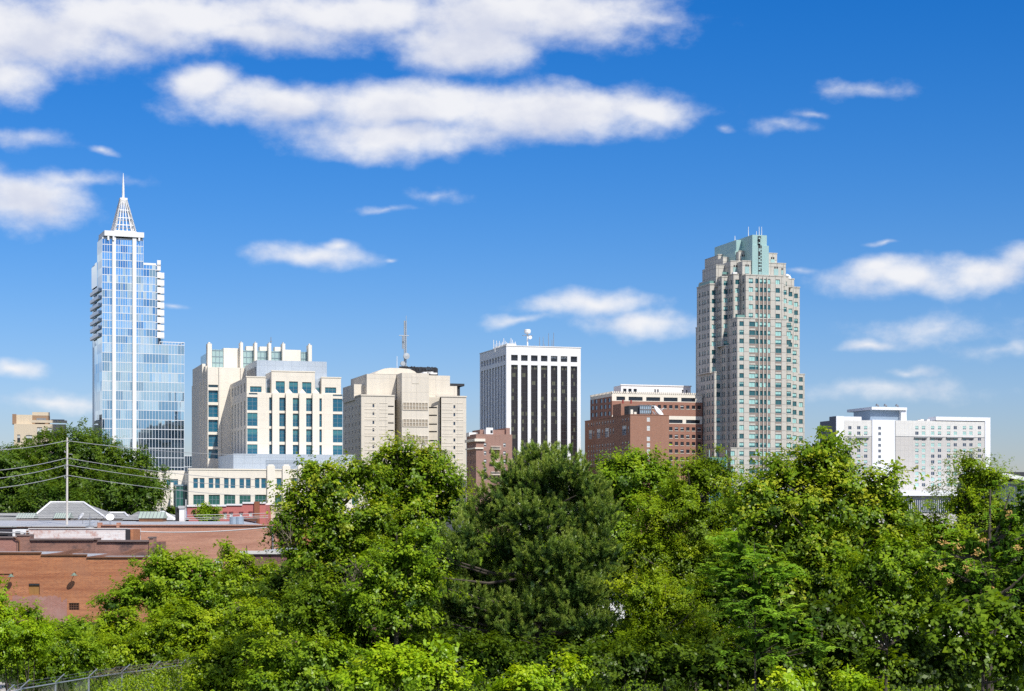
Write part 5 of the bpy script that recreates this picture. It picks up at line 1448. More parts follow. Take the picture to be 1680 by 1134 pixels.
def utility_pole():
    d = 188.0; base = pt(109.5, 870, d); base.z = 0
    o = tag(empty('utility_pole', base), 'tall weathered wooden utility pole carrying overhead wires across the oaks', 'utility pole')
    zt = EYE - (718 - HZ) / FP * d
    m = MB(); m.tube([(0, 0, 0), (0.02, 0, zt * .5), (0.05, 0, zt)], [.135, .12, .09], 10); m.build('pole', M('silvered_wood', (0.56, 0.53, 0.49), .9, .2, .8, .3), o)
    for py in (742, 768, 784): 
        m = MB(); z = EYE - (py - HZ) / FP * d; m.tube([(-.1, -.18, z), (-.1, -.42, z), (-.1, -.46, z + .12)], .06, 8); m.build('insulator', M('grey_porcelain', (0.45, 0.45, 0.46), .3), o)
    m = MB(); z = EYE - (745 - HZ) / FP * d; m.tube([(.2, -.05, z), (.62, -.05, z - .05)], .05, 6); m.build('bracket', GREY, o)
    WIRE = M('pale_cable', (0.48, 0.48, 0.48), .5, .05, 1, 0, .3)
    px0 = 109.5
    g = 'overhead wires strung from the utility pole'
    def wire(name, p, q, sag, lab, r=.030):
        a, c = Vector(p), Vector(q); P = []
        for k in range(17):
            t = k / 16; v = a.lerp(c, t); v.z -= sag * 4 * t * (1 - t); P.append(v)
        w = MB(); w.tube(P, r, 5); ob = w.build('overhead_wire', WIRE); tag(ob, lab, 'wire', g)
    for (py, yl, yr, xr, lab) in ((723, 728.5, 733, 240, 'topmost'), (751.5, 762, 769, 262, 'second from the top'), (762.5, 775, 781, 268, 'third from the top'), (779.5, 791, 799, 285, 'lowest')):
        q = pt(px0, py, d - .35)
        wire('w', q, pt(-140, yl + (yl - py) * 1.2, d - 40), .55, 'overhead wire running left from the utility pole, %s of four' % lab)
        q2 = pt(px0, py, d - .35)
        wire('w', q2, pt(420, py + (yr - py) * 310 / (xr - 109), d + 35), .35, 'overhead wire running right from the utility pole, %s of four' % lab)
    wire('w', pt(-60, 869, 160), pt(147, 866.5, 169.8), .35, 'slack pale service cable in front of the grey metal roof, left of the aerial', .05)
    wire('w', pt(147, 866.5, 169.8), pt(447, 864.5, 173), .45, 'pale service cable crossing the top of the salmon brick wall', .05)
    for k, (y0, y1) in enumerate(((847, 846.5), (844, 842), (850, 849.5))):
        wire('w', pt(-60, y0, 196), pt(440, y1, 205), .25, ('thin cable low over the hipped roofs, %s of the three' % ('middle', 'highest', 'lowest')[k]), .028)
    w = MB()

def chain_fence():
    posts = [(8, 1140), (34, 1131), (91, 1121.5), (145.5, 1112.5), (200, 1104.5), (250, 1098.5), (297, 1091.5), (340, 1085)]
    root = tag(empty('chain_link_fence', (-14, 74, 0)), 'grey chain link fence overgrown with vines at the lower left', 'fence')
    loc = Vector((-14, 74, 0)); T = []
    d0, d1 = 66.2, 82.0
    n = len(posts)
    for k, (px, py) in enumerate(posts):
        d = 65.2 + (px - 8) / (340 - 8) * 16.5
        T.append(pt(px, py, d) - loc)
    galv = M('galvanised_pipe', (0.36, 0.39, 0.42), .4, .1, 2, 0, .5)
    for k, p in enumerate(T):
        m = MB(); m.tube([(p.x, p.y, 0), (p.x, p.y, p.z - .03)], .04, 8); m.tube([(p.x, p.y, p.z - .03), (p.x, p.y, p.z + .05), (p.x + .33, p.y + .05, p.z + .36)], .025, 6); m.build('post', galv, root)
    m = MB(); m.tube(T, .032, 8); m.build('top_rail', galv, root)
    m = MB()
    for off in (.16, .30): m.tube([p + Vector((off * .95, .04, off * .95)) for p in T], .004, 4)
    m.build('barbed_wire', galv, root)
    m = MB(); r = random.Random(3)
    for k in range(len(T) - 1):
        a, c = T[k], T[k + 1]; L = (c - a).length; nn = int(L / .12); H = min(a.z, c.z)
        for j in range(nn):
            for sgn in (1, -1):
                t0 = j / nn; t1 = t0 + sgn * H / L * .9
                z0, z1 = .05, H - .05
                if t1 > 1: z1 = z0 + (z1 - z0) * (1 - t0) / (t1 - t0); t1 = 1
                if t1 < 0: z1 = z0 + (z1 - z0) * t0 / (t0 - t1); t1 = 0
                p = a.lerp(c, t0); q = a.lerp(c, t1)
                m.tube([(p.x, p.y, z0), (q.x, q.y, z1)], .0035, 3, cap=False)
    m.build('wire_mesh', M('dull_wire', (0.16, 0.17, 0.17), .5, .1, 2, 0, .4), root)
    return T, loc

def roadside_white():
    b = Bld('white_store', 'low white walled building glimpsed in gaps through the dark tree trunks', 'building', 960, 112, 6.0)
    m = MB(); F = b.front(0); wall_with_holes(m, F, 0, 30, 0, 3.6, [(3 + k * 4.5, 5 + k * 4.5, 1, 2.4) for k in range(6)], .2); shell(m, 0, 30, .01, 10, 0, 3.6, 'f'); b.part('wall', m, WHITE)
    for k in range(6): b.win(F, 3 + k * 4.5, 5 + k * 4.5, 1, 2.4, .12, 'dark_b')
    m = MB(); m.box(-.3, 30.3, -.4, 10.3, 3.6, 3.85); b.part('roof', m, LEAD)
    b.flush_windows()

warehouse(); sooty_wall_building(); white_wall_building(); salmon_building(); metal_roof_building(); far_left_roofs(); coped_wall_building(); rooftop_gear(); utility_pole(); roadside_white()
FENCE, FLOC = chain_fence()

# ---------------------------------------------------------------- ground
def ground():
    m, nt, bs = base_mat('ground_soil')
    tc = node(nt, 'ShaderNodeTexCoord')
    n1 = node(nt, 'ShaderNodeTexNoise', ins={'Scale': .05, 'Detail': 8.0, 'Roughness': .65}); nt.links.new(tc.outputs['Object'], n1.inputs['Vector'])
    r = node(nt, 'ShaderNodeValToRGB'); nt.links.new(n1.outputs['Fac'], r.inputs[0])
    e = r.color_ramp.elements; e[0].position = .38; e[0].color = (0.035, 0.055, 0.018, 1); e[1].position = .62; e[1].color = (0.09, 0.08, 0.05, 1)
    nt.links.new(r.outputs[0], bs.inputs['Base Color']); bs.inputs['Roughness'].default_value = .95; bs.inputs['Specular IOR Level'].default_value = .1
    mb = MB(); S = 12000
    mb.face([(-S, -S, 0), (S, -S, 0), (S, S, 0), (-S, S, 0)]); tag(mb.build('ground', m), kind='structure')
    g = M('pale_gravel', (0.40, 0.37, 0.33), .95, .3, 2.5)
    mb = MB(); mb.face([(-45, 85, .006), (-23.5, 86, .006), (-24.2, 90.5, .006), (-26, 93, .006), (-45, 94, .006)]); tag(mb.build('gravel_path', g), kind='structure')
    a = M('asphalt', (0.055, 0.055, 0.058), .9, .15, 1.0)
    mb = MB(); mb.face([(-60, 106, .005), (160, 98, .005), (160, 106, .005), (-60, 114, .005)]); tag(mb.build('road', a), kind='structure')
ground()
# ================================================================ TREES AND SHRUBS
def leaf_mat(name, dark, mid, lite, trans=0.42, gloss=0.018, patch=None):
    dark, mid, lite = [tuple(min(.6, v * k) for v in c) for c, k in ((dark, 2.2), (mid, 3.05), (lite, 2.45))]
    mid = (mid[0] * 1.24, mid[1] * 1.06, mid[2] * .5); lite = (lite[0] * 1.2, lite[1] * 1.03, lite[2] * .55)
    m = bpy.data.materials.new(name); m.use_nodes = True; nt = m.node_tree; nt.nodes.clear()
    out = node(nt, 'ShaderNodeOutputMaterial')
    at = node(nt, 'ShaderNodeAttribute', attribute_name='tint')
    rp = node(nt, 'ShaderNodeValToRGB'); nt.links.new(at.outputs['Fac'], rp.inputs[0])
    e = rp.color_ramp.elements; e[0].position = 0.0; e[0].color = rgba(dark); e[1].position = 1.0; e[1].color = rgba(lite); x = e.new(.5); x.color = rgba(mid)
    df = node(nt, 'ShaderNodeBsdfDiffuse'); tr = node(nt, 'ShaderNodeBsdfTranslucent'); gl = node(nt, 'ShaderNodeBsdfGlossy', ins={'Roughness': .38})
    nt.links.new(rp.outputs[0], df.inputs[0])
    tcol = mixc(nt, rp.outputs[0], (1.35, 1.25, 0.45), 1.0, 'MULTIPLY'); nt.links.new(tcol, tr.inputs[0])
    a = node(nt, 'ShaderNodeMixShader', ins={0: trans}); nt.links.new(df.outputs[0], a.inputs[1]); nt.links.new(tr.outputs[0], a.inputs[2])
    b = node(nt, 'ShaderNodeMixShader', ins={0: gloss}); nt.links.new(a.outputs[0], b.inputs[1]); nt.links.new(gl.outputs[0], b.inputs[2])
    nt.links.new(b.outputs[0], out.inputs[0])
    return m

LM = {
 'lowmid': leaf_mat('lower_leaf', (0.014, 0.032, 0.005), (0.038, 0.076, 0.008), (0.090, 0.150, 0.014)),
 'oak':   leaf_mat('oak_leaf', (0.010, 0.025, 0.006), (0.026, 0.056, 0.010), (0.060, 0.103, 0.015)),
 'elm':   leaf_mat('elm_leaf', (0.020, 0.043, 0.006), (0.054, 0.105, 0.008), (0.165, 0.205, 0.028)),
 'lime':  leaf_mat('lime_leaf', (0.04, 0.085, 0.006), (0.092, 0.165, 0.010), (0.175, 0.245, 0.015)),
 'mid':   leaf_mat('maple_leaf', (0.022, 0.050, 0.007), (0.058, 0.112, 0.010), (0.125, 0.190, 0.016)),
 'locust':leaf_mat('locust_leaf', (0.026, 0.054, 0.006), (0.070, 0.122, 0.008), (0.140, 0.195, 0.014)),
 'pinn':  leaf_mat('sumac_leaf', (0.028, 0.070, 0.013), (0.070, 0.150, 0.026), (0.15, 0.245, 0.05)),
 'dark':  leaf_mat('shade_leaf', (0.010, 0.022, 0.004), (0.022, 0.046, 0.006), (0.055, 0.095, 0.010)),  # understorey shade put into darker leaf colours
 'pine':  leaf_mat('pine_needle', (0.016, 0.038, 0.012), (0.047, 0.088, 0.027), (0.104, 0.155, 0.046), .2, .03),
 'vine':  leaf_mat('vine_leaf', (0.027, 0.058, 0.006), (0.074, 0.128, 0.009), (0.145, 0.210, 0.014)),
 'dry':   leaf_mat('dry_leaf', (0.09, 0.075, 0.02), (0.15, 0.13, 0.03), (0.26, 0.24, 0.03)),
}
CORE = {k: leaf_mat(k + '_inner', tuple(c * .5 for c in d), tuple(c * .6 for c in d), tuple(c * .8 for c in d), .25, .0) for k, d in dict(oak=(0.018, 0.045, 0.010), elm=(0.025, 0.050, 0.006), lime=(0.05, 0.09, 0.008), mid=(0.028, 0.062, 0.008), locust=(0.032, 0.062, 0.006), pinn=(0.02, 0.05, 0.01), dark=(0.012, 0.028, 0.006), pine=(0.014, 0.034, 0.014), vine=(0.03, 0.06, 0.008), dry=(0.06, 0.05, 0.02), lowmid=(0.014, 0.032, 0.005)).items()}  # inner leaves, the crown's own shade put into darker colours
BARK = M('bark', (0.085, 0.070, 0.055), .95, .3, 1.5, .3)
TWIG = M('bare_twig', (0.20, 0.165, 0.115), .9, .2, 1.5)
SEED = M('orange_seed', (0.40, 0.25, 0.07), .8, .2, 3)

def nrm(a): return a / np.maximum(np.linalg.norm(a, axis=-1, keepdims=True), 1e-9)

def quads_mesh(name, V, tint, mats, midx=None):
    """V: (n,4,3)"""
    n = len(V); me = bpy.data.meshes.new(name)
    me.vertices.add(n * 4); me.vertices.foreach_set('co', V.astype(np.float32).ravel())
    me.loops.add(n * 4); me.loops.foreach_set('vertex_index', np.arange(n * 4, dtype=np.int32))
    me.polygons.add(n); me.polygons.foreach_set('loop_start', np.arange(n, dtype=np.int32) * 4)
    try: me.polygons.foreach_set('loop_total', np.full(n, 4, dtype=np.int32))
    except Exception: pass
    for m in mats: me.materials.append(m)
    if midx is not None: me.polygons.foreach_set('material_index', midx.astype(np.int32))
    at = me.attributes.new('tint', 'FLOAT', 'FACE'); at.data.foreach_set('value', np.clip(tint, 0, 1).astype(np.float32))
    me.update(calc_edges=True)
    return me

def leaf_quads(pos, axis, ref, L, W):
    """diamond leaves starting at pos along axis"""
    ref = nrm(ref); axis = nrm(axis); axis = nrm(axis - .75 * (axis * ref).sum(-1, keepdims=True) * ref); side = nrm(np.cross(axis, ref)); nn = np.cross(side, axis)
    L = L[:, None]; W = W[:, None]
    base = pos; tip = pos + axis * L - nn * L * .12; mid = pos + axis * L * .48
    return np.stack([base, mid + side * W * .5 + nn * W * .10, tip, mid - side * W * .5 + nn * W * .10], 1)

def crown_quads(rng, lobes, o):
    """lobes: list of (center(3), radii(3)); returns (V, tint, midx)"""
    leaf, dens, crad = o['leaf'], o.get('dens', 1.0), o.get('clump', .5)
    tw, nl, style = o.get('twigs', 9), o.get('leaves', 12), o.get('style', 'broad')
    Vs, Ts, Ms = [], [], []
    C = np.array([l[0] for l in lobes]); RR = np.array([l[1] for l in lobes])
    for li, (c, r) in enumerate(lobes):
        c = np.array(c); r = np.array(r); r = np.maximum(r - crad * .28, r * .6)
        area = 4 * math.pi * ((r[0] * r[1]) ** 1.6 / 3 + (r[0] * r[2]) ** 1.6 / 3 + (r[1] * r[2]) ** 1.6 / 3) ** (1 / 1.6)
        nc = max(6, int(area * dens / (crad * crad) * .72))
        i = np.arange(nc) + rng.random(nc) * .9
        ph = i * 2.399963 + rng.random(nc) * .8; zz = 1 - 2 * (i + .5) / (nc + 1)
        rad = np.sqrt(np.clip(1 - zz * zz, 0, 1)); dr = np.stack([rad * np.cos(ph), rad * np.sin(ph), zz], 1)
        keep = rng.random(nc) < np.where(dr[:, 2] < -.35, .45, 1.0)
        # lumpy radius: broad bumps make an uneven outline
        bump = np.zeros(nc)
        for k in range(5):
            a = nrm(rng.normal(size=3)); bump += np.maximum(0, dr @ a) ** 6 * rng.uniform(-.22, .24)
        fr = (1 + bump) * (1 - .34 * rng.random(nc) ** 1.4)
        cc = c + dr * r * fr[:, None]
        # skip what lies deep inside another lobe
        if len(lobes) > 1:
            q = np.linalg.norm((cc[:, None, :] - C[None]) / RR[None], axis=2); q[:, li] = 9
            keep &= (q.min(1) > .72) | (rng.random(nc) < .12)
        cc, dr = cc[keep], dr[keep]; nc = len(cc)
        shoot = (rng.random(nc) < o.get('shoots', .13)) & (dr[:, 2] > -.3)
        if nc: cc = cc + np.where(shoot[:, None], nrm(dr * .7 + rng.normal(size=(nc, 3)) * .35 + np.array([0, 0, .75])) * (crad * rng.uniform(.2, 1.15, nc))[:, None], 0)
        if nc == 0: continue
        out = nrm(dr / r)
        rc = crad * rng.uniform(.55, 1.35, nc) * np.where(shoot, .6, 1.0)
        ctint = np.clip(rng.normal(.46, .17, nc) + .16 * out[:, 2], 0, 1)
        T = nc * tw; ci = np.repeat(np.arange(nc), tw)
        flat = rng.normal(size=(T, 3)) * np.array([1, 1, .55])
        base = cc[ci] + flat * rc[ci, None] * .45
        td = nrm(out[ci] * o.get('outw', .8) + rng.normal(size=(T, 3)) * .55 + np.array([0, 0, o.get('up', .3)]))
        tl = rc[ci] * rng.uniform(.5, 1.25, T)
        if style in ('broad', 'fine'):
            N = T * nl; ti = np.repeat(np.arange(T), nl); t = (np.tile(np.arange(nl), T) + rng.random(N)) / nl
            p = base[ti] + td[ti] * (tl[ti] * t)[:, None] + rng.normal(size=(N, 3)) * leaf * .45
            p[:, 2] -= o.get('droop', .12) * tl[ti] * t * t
            ax = td[ti] * .5 + rng.normal(size=(N, 3)) * .75 + np.array([0, 0, -.18])
            ref = np.array([0, -.05, .75]) + out[ci][ti] * .85 + rng.normal(size=(N, 3)) * .27
            s = leaf * rng.uniform(.45, 1.45, N) * rng.uniform(.72, 1.35, nc)[ci][ti]
            V = leaf_quads(p, ax, ref, s, s * o.get('asp', .62))
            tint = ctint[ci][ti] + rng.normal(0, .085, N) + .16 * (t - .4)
            hot = rng.random(N) < o.get('spark', .03); tint[hot] += .4
        elif style == 'pinnate':
            # compound leaves: a drooping rachis with paired leaflets
            nr = 3; K = T * nr; ki = np.repeat(np.arange(T), nr)
            a0 = nrm(td[ki] * .6 + rng.normal(size=(K, 3)) * np.array([.8, .8, .3]) + np.array([0, 0, .25])); Lr = o['rachis'] * rng.uniform(.6, 1.15, K)
            b0 = base[ki] + td[ki] * (tl[ki] * rng.random(K))[:, None]
            np_ = o.get('pairs', 8); N = K * np_ * 2; qi = np.repeat(np.arange(K), np_ * 2)
            t = np.tile(np.repeat((np.arange(np_) + .8) / np_, 2), K); sg = np.tile(np.array([1., -1.]), K * np_)
            ax0 = a0[qi]; sd = nrm(np.cross(ax0, np.array([0, 0, 1.0]))); 
            p = b0[qi] + ax0 * (Lr[qi] * t)[:, None]; p[:, 2] -= .45 * Lr[qi] * t * t
            ax = sd * sg[:, None] + ax0 * .45 + np.array([0, 0, -.22]) + rng.normal(size=(N, 3)) * .12
            ref = np.array([0, 0, 1.0]) + rng.normal(size=(N, 3)) * .18 + ax0 * .3
            s = leaf * (1.05 - .45 * np.abs(t - .45)) * rng.uniform(.85, 1.1, N)
            V = leaf_quads(p, ax, ref, s, s * .36); tint = ctint[ci][ki][qi] + rng.normal(0, .08, N)
        else:   # needles: brushes of needles round each shoot
            N = T * nl; ti = np.repeat(np.arange(T), nl); t = rng.random(N)
            sh = nrm(out[ci] * .55 + np.array([0, 0, .75]) + rng.normal(size=(nc * tw, 3)) * .28)
            L = o['shoot'] * rng.uniform(.7, 1.2, T)
            p = base[ti] + sh[ti] * (L[ti] * t)[:, None]
            rd = nrm(np.cross(sh[ti], rng.normal(size=(N, 3))))
            ax = sh[ti] * (.8 + .5 * t)[:, None] + rd * .6
            s = leaf * rng.uniform(.75, 1.1, N); V = leaf_quads(p, ax, rng.normal(size=(N, 3)), s, np.full(N, o['nw']))
            tint = (ctint[ci] + rng.normal(0, .12, T))[ti] + (t - .4) * .6 + rng.normal(0, .06, N)
        Vs.append(V); Ts.append(tint); Ms.append(np.zeros(len(V)))
        # shaded inner foliage
        ls = leaf * 1.7 if style != 'needle' else leaf * 1.15
        if style == 'pinnate': ls = leaf * 2.2
        lw = ls * .62 if style != 'needle' else .035
        nk = int(min(26000, o.get('core', 1.0) * area * 1.5 / (ls * lw)))
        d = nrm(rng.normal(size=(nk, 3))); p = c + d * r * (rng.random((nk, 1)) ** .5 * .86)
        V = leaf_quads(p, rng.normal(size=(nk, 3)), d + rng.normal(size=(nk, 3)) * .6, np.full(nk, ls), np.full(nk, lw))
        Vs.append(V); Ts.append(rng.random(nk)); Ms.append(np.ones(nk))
    return np.concatenate(Vs), np.concatenate(Ts), np.concatenate(Ms)

NTREE = [0]
def plant(name, label, cat, d, lobes_px, mat, opt, group=None, trunk=True, ydepth=.9, base_px=None, twigs=False, seeds=0, label_crown=None):
    """lobes_px: (px, py, rx, ry[, depth offset]) measured at distance d"""
    NTREE[0] += 1
    rng = np.random.default_rng(100 + NTREE[0])
    s = d / FP; lobes = []
    for l in lobes_px:
        dz = l[4] if len(l) > 4 else 0.0
        dd = d + dz; p = pt(l[0], l[1], dd)
        rx, rz = l[2] * dd / FP, l[3] * dd / FP
        lobes.append((np.array(p), np.array([rx, min(rx * ydepth, 6.5 * max(1, d / 90)), rz])))
    cx = base_px if base_px is not None else sum(l[0] * l[2] for l in lobes_px) / sum(l[2] for l in lobes_px)
    root_p = Vector(((cx - CX) / FP * d, d, 0))
    root = tag(empty(name, root_p), label, cat, group)
    rp = np.array(root_p)
    local = [(c - rp, r) for c, r in lobes]
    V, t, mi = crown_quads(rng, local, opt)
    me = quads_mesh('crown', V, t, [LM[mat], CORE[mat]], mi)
    put('crown' if trunk else 'foliage', me, root)
    py = random.Random(NTREE[0])
    top = max(c[2] + r[2] * .5 for c, r in local)
    tb = MB(); H = top
    tr = opt.get('tr', max(.05, .018 * H))
    if trunk:
        n = 7; P = [Vector((py.uniform(-.012, .012) * H * k / n, py.uniform(-.012, .012) * H * k / n, H * k / n)) for k in range(n + 1)]
        tb.tube(P, [tr * (1.25 if k == 0 else 1) * (1 - .85 * k / n) for k in range(n + 1)], 8)
        for c, r in local:
            z0 = max(.25 * H, min(c[2] - r[2] * .9, .8 * H)); a = Vector((0, 0, z0)); e = Vector(c)
            for _ in range(3):
                q = e + Vector((py.gauss(0, .45) * r[0], py.gauss(0, .45) * r[1], py.gauss(0, .4) * r[2])); mid = a.lerp(q, .5) + Vector((0, 0, -.06 * (q - a).length)); rr = tr * .38
                tb.tube([a, mid, q], [rr, rr * .7, rr * .2], 6)
    else:
        for c, r in local:
            for _ in range(2):
                a = Vector((c[0] + py.uniform(-.3, .3) * r[0], c[1] + .3 * r[1], 0)); q = Vector(c) + Vector((py.gauss(0, .3) * r[0], py.gauss(0, .3) * r[1], .5 * r[2])); tb.tube([a, a.lerp(q, .5) + Vector((py.uniform(-.2, .2), 0, 0)), q], [.022, .018, .008], 5)
    tb.build('trunk' if trunk else 'stem', BARK, root)
    if twigs:
        for (px, pyy, rx, ry) in twigs:
            wb = MB()
            for _ in range(70):
                a = pt(px + py.uniform(-rx, rx) * .5, pyy + py.uniform(-.2, 1) * ry, d + py.uniform(-1, 1)) - root_p
                q = a + Vector((py.gauss(0, .35), py.gauss(0, .35), py.uniform(.2, .9))); md = a.lerp(q, .5) + Vector((py.gauss(0, .08), 0, py.gauss(0, .08)))
                wb.tube([a, md, q], [.016, .012, .005], 4, cap=False)
            wb.build('bare_twigs', TWIG, root)
    if seeds:
        for (px, pyy) in seeds:
            sb = MB(); p = pt(px, pyy, d - 1.6) - root_p
            for _ in range(22):
                q = p + Vector((py.gauss(0, .075), py.gauss(0, .075), py.gauss(0, .06))); v = Vector((py.gauss(0, 1), py.gauss(0, 1), py.gauss(0, 1))).normalized() * .045; w = v.orthogonal().normalized() * .028
                sb.face([q - v, q + w, q + v, q - w])
            sb.build('seed_cluster', SEED, root)
    return root

O_OAK = dict(leaf=.34, clump=1.25, twigs=8, leaves=11, dens=1.0, spark=.02, core=.8)
O_MID = dict(leaf=.115, clump=.50, twigs=9, leaves=12, dens=1.25)
O_ELM = dict(leaf=.12, clump=.52, twigs=10, leaves=12, dens=1.35, spark=.07, up=.25)
O_FINE = dict(leaf=.085, asp=.45, clump=.55, twigs=13, leaves=15, dens=1.35, style='fine', up=.45, outw=.6, droop=.25)
O_PINN = dict(leaf=.13, rachis=.42, pairs=8, clump=.55, twigs=3, style='pinnate', dens=1.1, up=.3)
O_BIG = dict(leaf=.145, asp=.8, clump=.50, twigs=7, leaves=9, dens=1.25, droop=.3)
O_VINE = dict(leaf=.10, asp=.7, clump=.40, twigs=8, leaves=11, dens=.95, spark=.03)
O_PINE = dict(leaf=.15, nw=.017, shoot=.36, clump=.50, twigs=4, leaves=85, dens=1.75, style='needle', core=1.0, shoots=.24)
O_DARK = dict(leaf=.14, clump=.55, twigs=8, leaves=11, dens=1.0, core=1.6)

# --- oaks on the left, behind the warehouses
OK_ = 'oaks behind the warehouses'
plant('oak_tree', 'large domed oak rising tallest behind the utility pole', 'tree', 285, [(125, 752, 75, 52), (185, 772, 62, 48), (70, 765, 62, 48), (228, 796, 46, 38), (150, 800, 90, 45), (30, 790, 45, 40)], 'oak', O_OAK, OK_)
plant('oak_tree', 'rounded lower oak in front of the tall dome near the courthouse', 'tree', 262, [(188, 806, 46, 33), (236, 812, 38, 31), (160, 822, 38, 26), (215, 832, 45, 22)], 'oak', O_OAK, OK_)
plant('oak_tree', 'oak at the far left edge below the pale stone building', 'tree', 268, [(15, 775, 55, 45), (-35, 790, 50, 45), (45, 800, 50, 38), (5, 825, 60, 25)], 'oak', O_OAK, OK_)
plant('oak_tree', 'darker low oak between the far left oak and the domed oak', 'tree', 255, [(85, 818, 42, 26), (55, 830, 38, 20), (118, 828, 34, 20)], 'oak', O_OAK, OK_)
plant('round_shrub', 'small round tree in front of the pink building', 'tree', 215, [(333, 844, 12, 11), (350, 841, 12, 10), (342, 850, 17, 8), (338, 834, 7, 6)], 'mid', dict(leaf=.22, clump=.5, twigs=7, leaves=10))
plant('round_shrub', 'small dark shrub beside the green stair tower', 'tree', 235, [(281, 838, 9, 7), (274, 842, 8, 6)], 'dark', dict(leaf=.25, clump=.5, twigs=7, leaves=10))

# --- the wooded edge, left to right
plant('climbing_mound', 'tall mound of climbing vines against the warehouse wall', 'vine', 98, [(292, 945, 55, 42), (340, 955, 40, 42), (232, 972, 48, 28), (264, 936, 38, 26), (192, 992, 36, 18), (300, 985, 70, 35), (360, 985, 35, 45)], 'mid', dict(O_VINE, leaf=.14, clump=.5), trunk=False)
plant('young_tree', 'spindly young tree with upright shoots before the salmon wall', 'tree', 90, [(392, 930, 22, 26), (372, 905, 10, 20), (405, 965, 34, 34), (430, 985, 32, 40), (378, 960, 22, 26), (440, 940, 20, 16)], 'vine', dict(O_MID, clump=.4))
plant('loose_tree', 'loose yellowish tree with bare twigs hanging beneath its crown', 'tree', 72, [(498, 838, 46, 46), (540, 800, 48, 42), (470, 862, 30, 32), (515, 775, 22, 25), (555, 870, 50, 46), (590, 905, 42, 32), (585, 780, 34, 32), (480, 815, 22, 22), (520, 905, 44, 36), (490, 915, 34, 30), (555, 935, 44, 34), (610, 850, 36, 34)], 'elm', dict(O_MID, dens=1.15, spark=.08), twigs=[(600, 930, 30, 40), (575, 950, 22, 30), (470, 880, 20, 20)])
plant('dense_tree', 'dense dark green tree in front of the detention block', 'tree', 78, [(660, 775, 62, 50), (715, 800, 48, 55), (625, 800, 45, 50), (650, 745, 28, 25), (700, 755, 34, 28), (670, 850, 70, 55), (740, 830, 30, 42), (615, 862, 40, 40)], 'elm', dict(O_MID, dens=1.25, spark=.03))
plant('bright_tree', 'bright green layered tree pressed against the left side of the pine', 'tree', 66, [(655, 920, 45, 34), (690, 885, 30, 22), (620, 955, 42, 38), (675, 970, 46, 44), (590, 985, 35, 28), (640, 1010, 60, 36), (705, 945, 26, 36)], 'mid', dict(O_MID, spark=.05))
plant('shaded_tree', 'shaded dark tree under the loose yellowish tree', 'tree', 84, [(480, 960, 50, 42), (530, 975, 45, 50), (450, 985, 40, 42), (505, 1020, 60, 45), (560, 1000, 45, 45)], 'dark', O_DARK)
# pine
def pine():
    L = [(842, 786, 34, 30), (948, 790, 36, 30), (812, 828, 36, 32), (972, 832, 34, 34), (890, 752, 36, 24), (862, 775, 40, 30), (925, 775, 42, 32), (892, 800, 62, 40), (830, 810, 42, 34), (955, 812, 45, 36), (800, 850, 50, 38), (870, 850, 60, 45), (940, 855, 60, 42), (990, 850, 30, 38), (765, 885, 40, 34), (830, 905, 60, 42), (905, 915, 62, 45), (975, 905, 46, 42), (735, 920, 36, 34), (785, 950, 52, 38), (860, 970, 60, 42), (945, 975, 60, 40), (1000, 950, 25, 36), (735, 970, 34, 26), (765, 1010, 46, 26), (835, 1030, 50, 30), (965, 1025, 55, 26), (905, 1045, 46, 24), (720, 1020, 30, 18), (760, 990, 50, 34), (800, 1010, 50, 34), (745, 945, 40, 34), (850, 1000, 60, 36)]
    rr = random.Random(5)
    L = [(a, b, c * .92, d * .86, rr.uniform(-1.4, 1.0)) for a, b, c, d in L]
    plant('pine_tree', 'big dark blue-green pine in the middle with upright needle tufts', 'pine tree', 70, L, 'pine', O_PINE, base_px=885, ydepth=.95)
pine()
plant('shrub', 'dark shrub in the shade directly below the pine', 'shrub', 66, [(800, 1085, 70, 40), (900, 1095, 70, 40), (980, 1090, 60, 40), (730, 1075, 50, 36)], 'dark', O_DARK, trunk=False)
plant('round_tree', 'mid green round tree behind the right flank of the pine', 'tree', 92, [(1035, 785, 52, 45), (1080, 790, 40, 38), (1000, 800, 40, 40), (1050, 755, 28, 18), (1020, 850, 50, 60), (1095, 820, 36, 36), (1005, 765, 25, 20)], 'mid', dict(O_MID, leaf=.14, clump=.6))
plant('feathery_tree', 'feathery yellow-green tree below the stepped tower', 'tree', 74, [(1160, 790, 46, 38), (1115, 815, 40, 36), (1165, 762, 28, 18), (1080, 855, 46, 42), (1145, 850, 56, 48), (1205, 830, 32, 40), (1060, 910, 42, 44), (1120, 920, 55, 50), (1175, 905, 40, 45), (1180, 780, 36, 30), (1140, 775, 32, 24), (1100, 960, 55, 40), (1185, 850, 40, 40)], 'locust', dict(O_FINE, spark=.05))
plant('feathery_tree', 'feathery drooping tree low beside the pine trunk', 'tree', 68, [(1055, 980, 42, 42), (1110, 1000, 52, 40), (1070, 1045, 50, 36), (1140, 1050, 48, 40), (1040, 1085, 40, 34), (1110, 1090, 55, 36)], 'locust', O_FINE)
plant('elm_tree', 'broad elm with pale glossy leaves in front of the white hotel', 'tree', 62, [(1330, 775, 50, 36), (1290, 790, 42, 34), (1375, 790, 42, 36), (1245, 815, 42, 34), (1340, 745, 34, 20), (1330, 835, 70, 50), (1430, 800, 44, 32), (1465, 790, 24, 22), (1410, 850, 55, 46), (1250, 860, 52, 44), (1470, 840, 30, 42), (1310, 890, 62, 44), (1390, 905, 60, 44), (1230, 905, 40, 36), (1275, 765, 22, 14), (1385, 755, 22, 20), (1340, 950, 60, 40), (1270, 955, 45, 40), (1410, 955, 50, 40), (1450, 890, 44, 40), (1300, 835, 60, 40), (1360, 730, 18, 14)], 'elm', O_ELM)
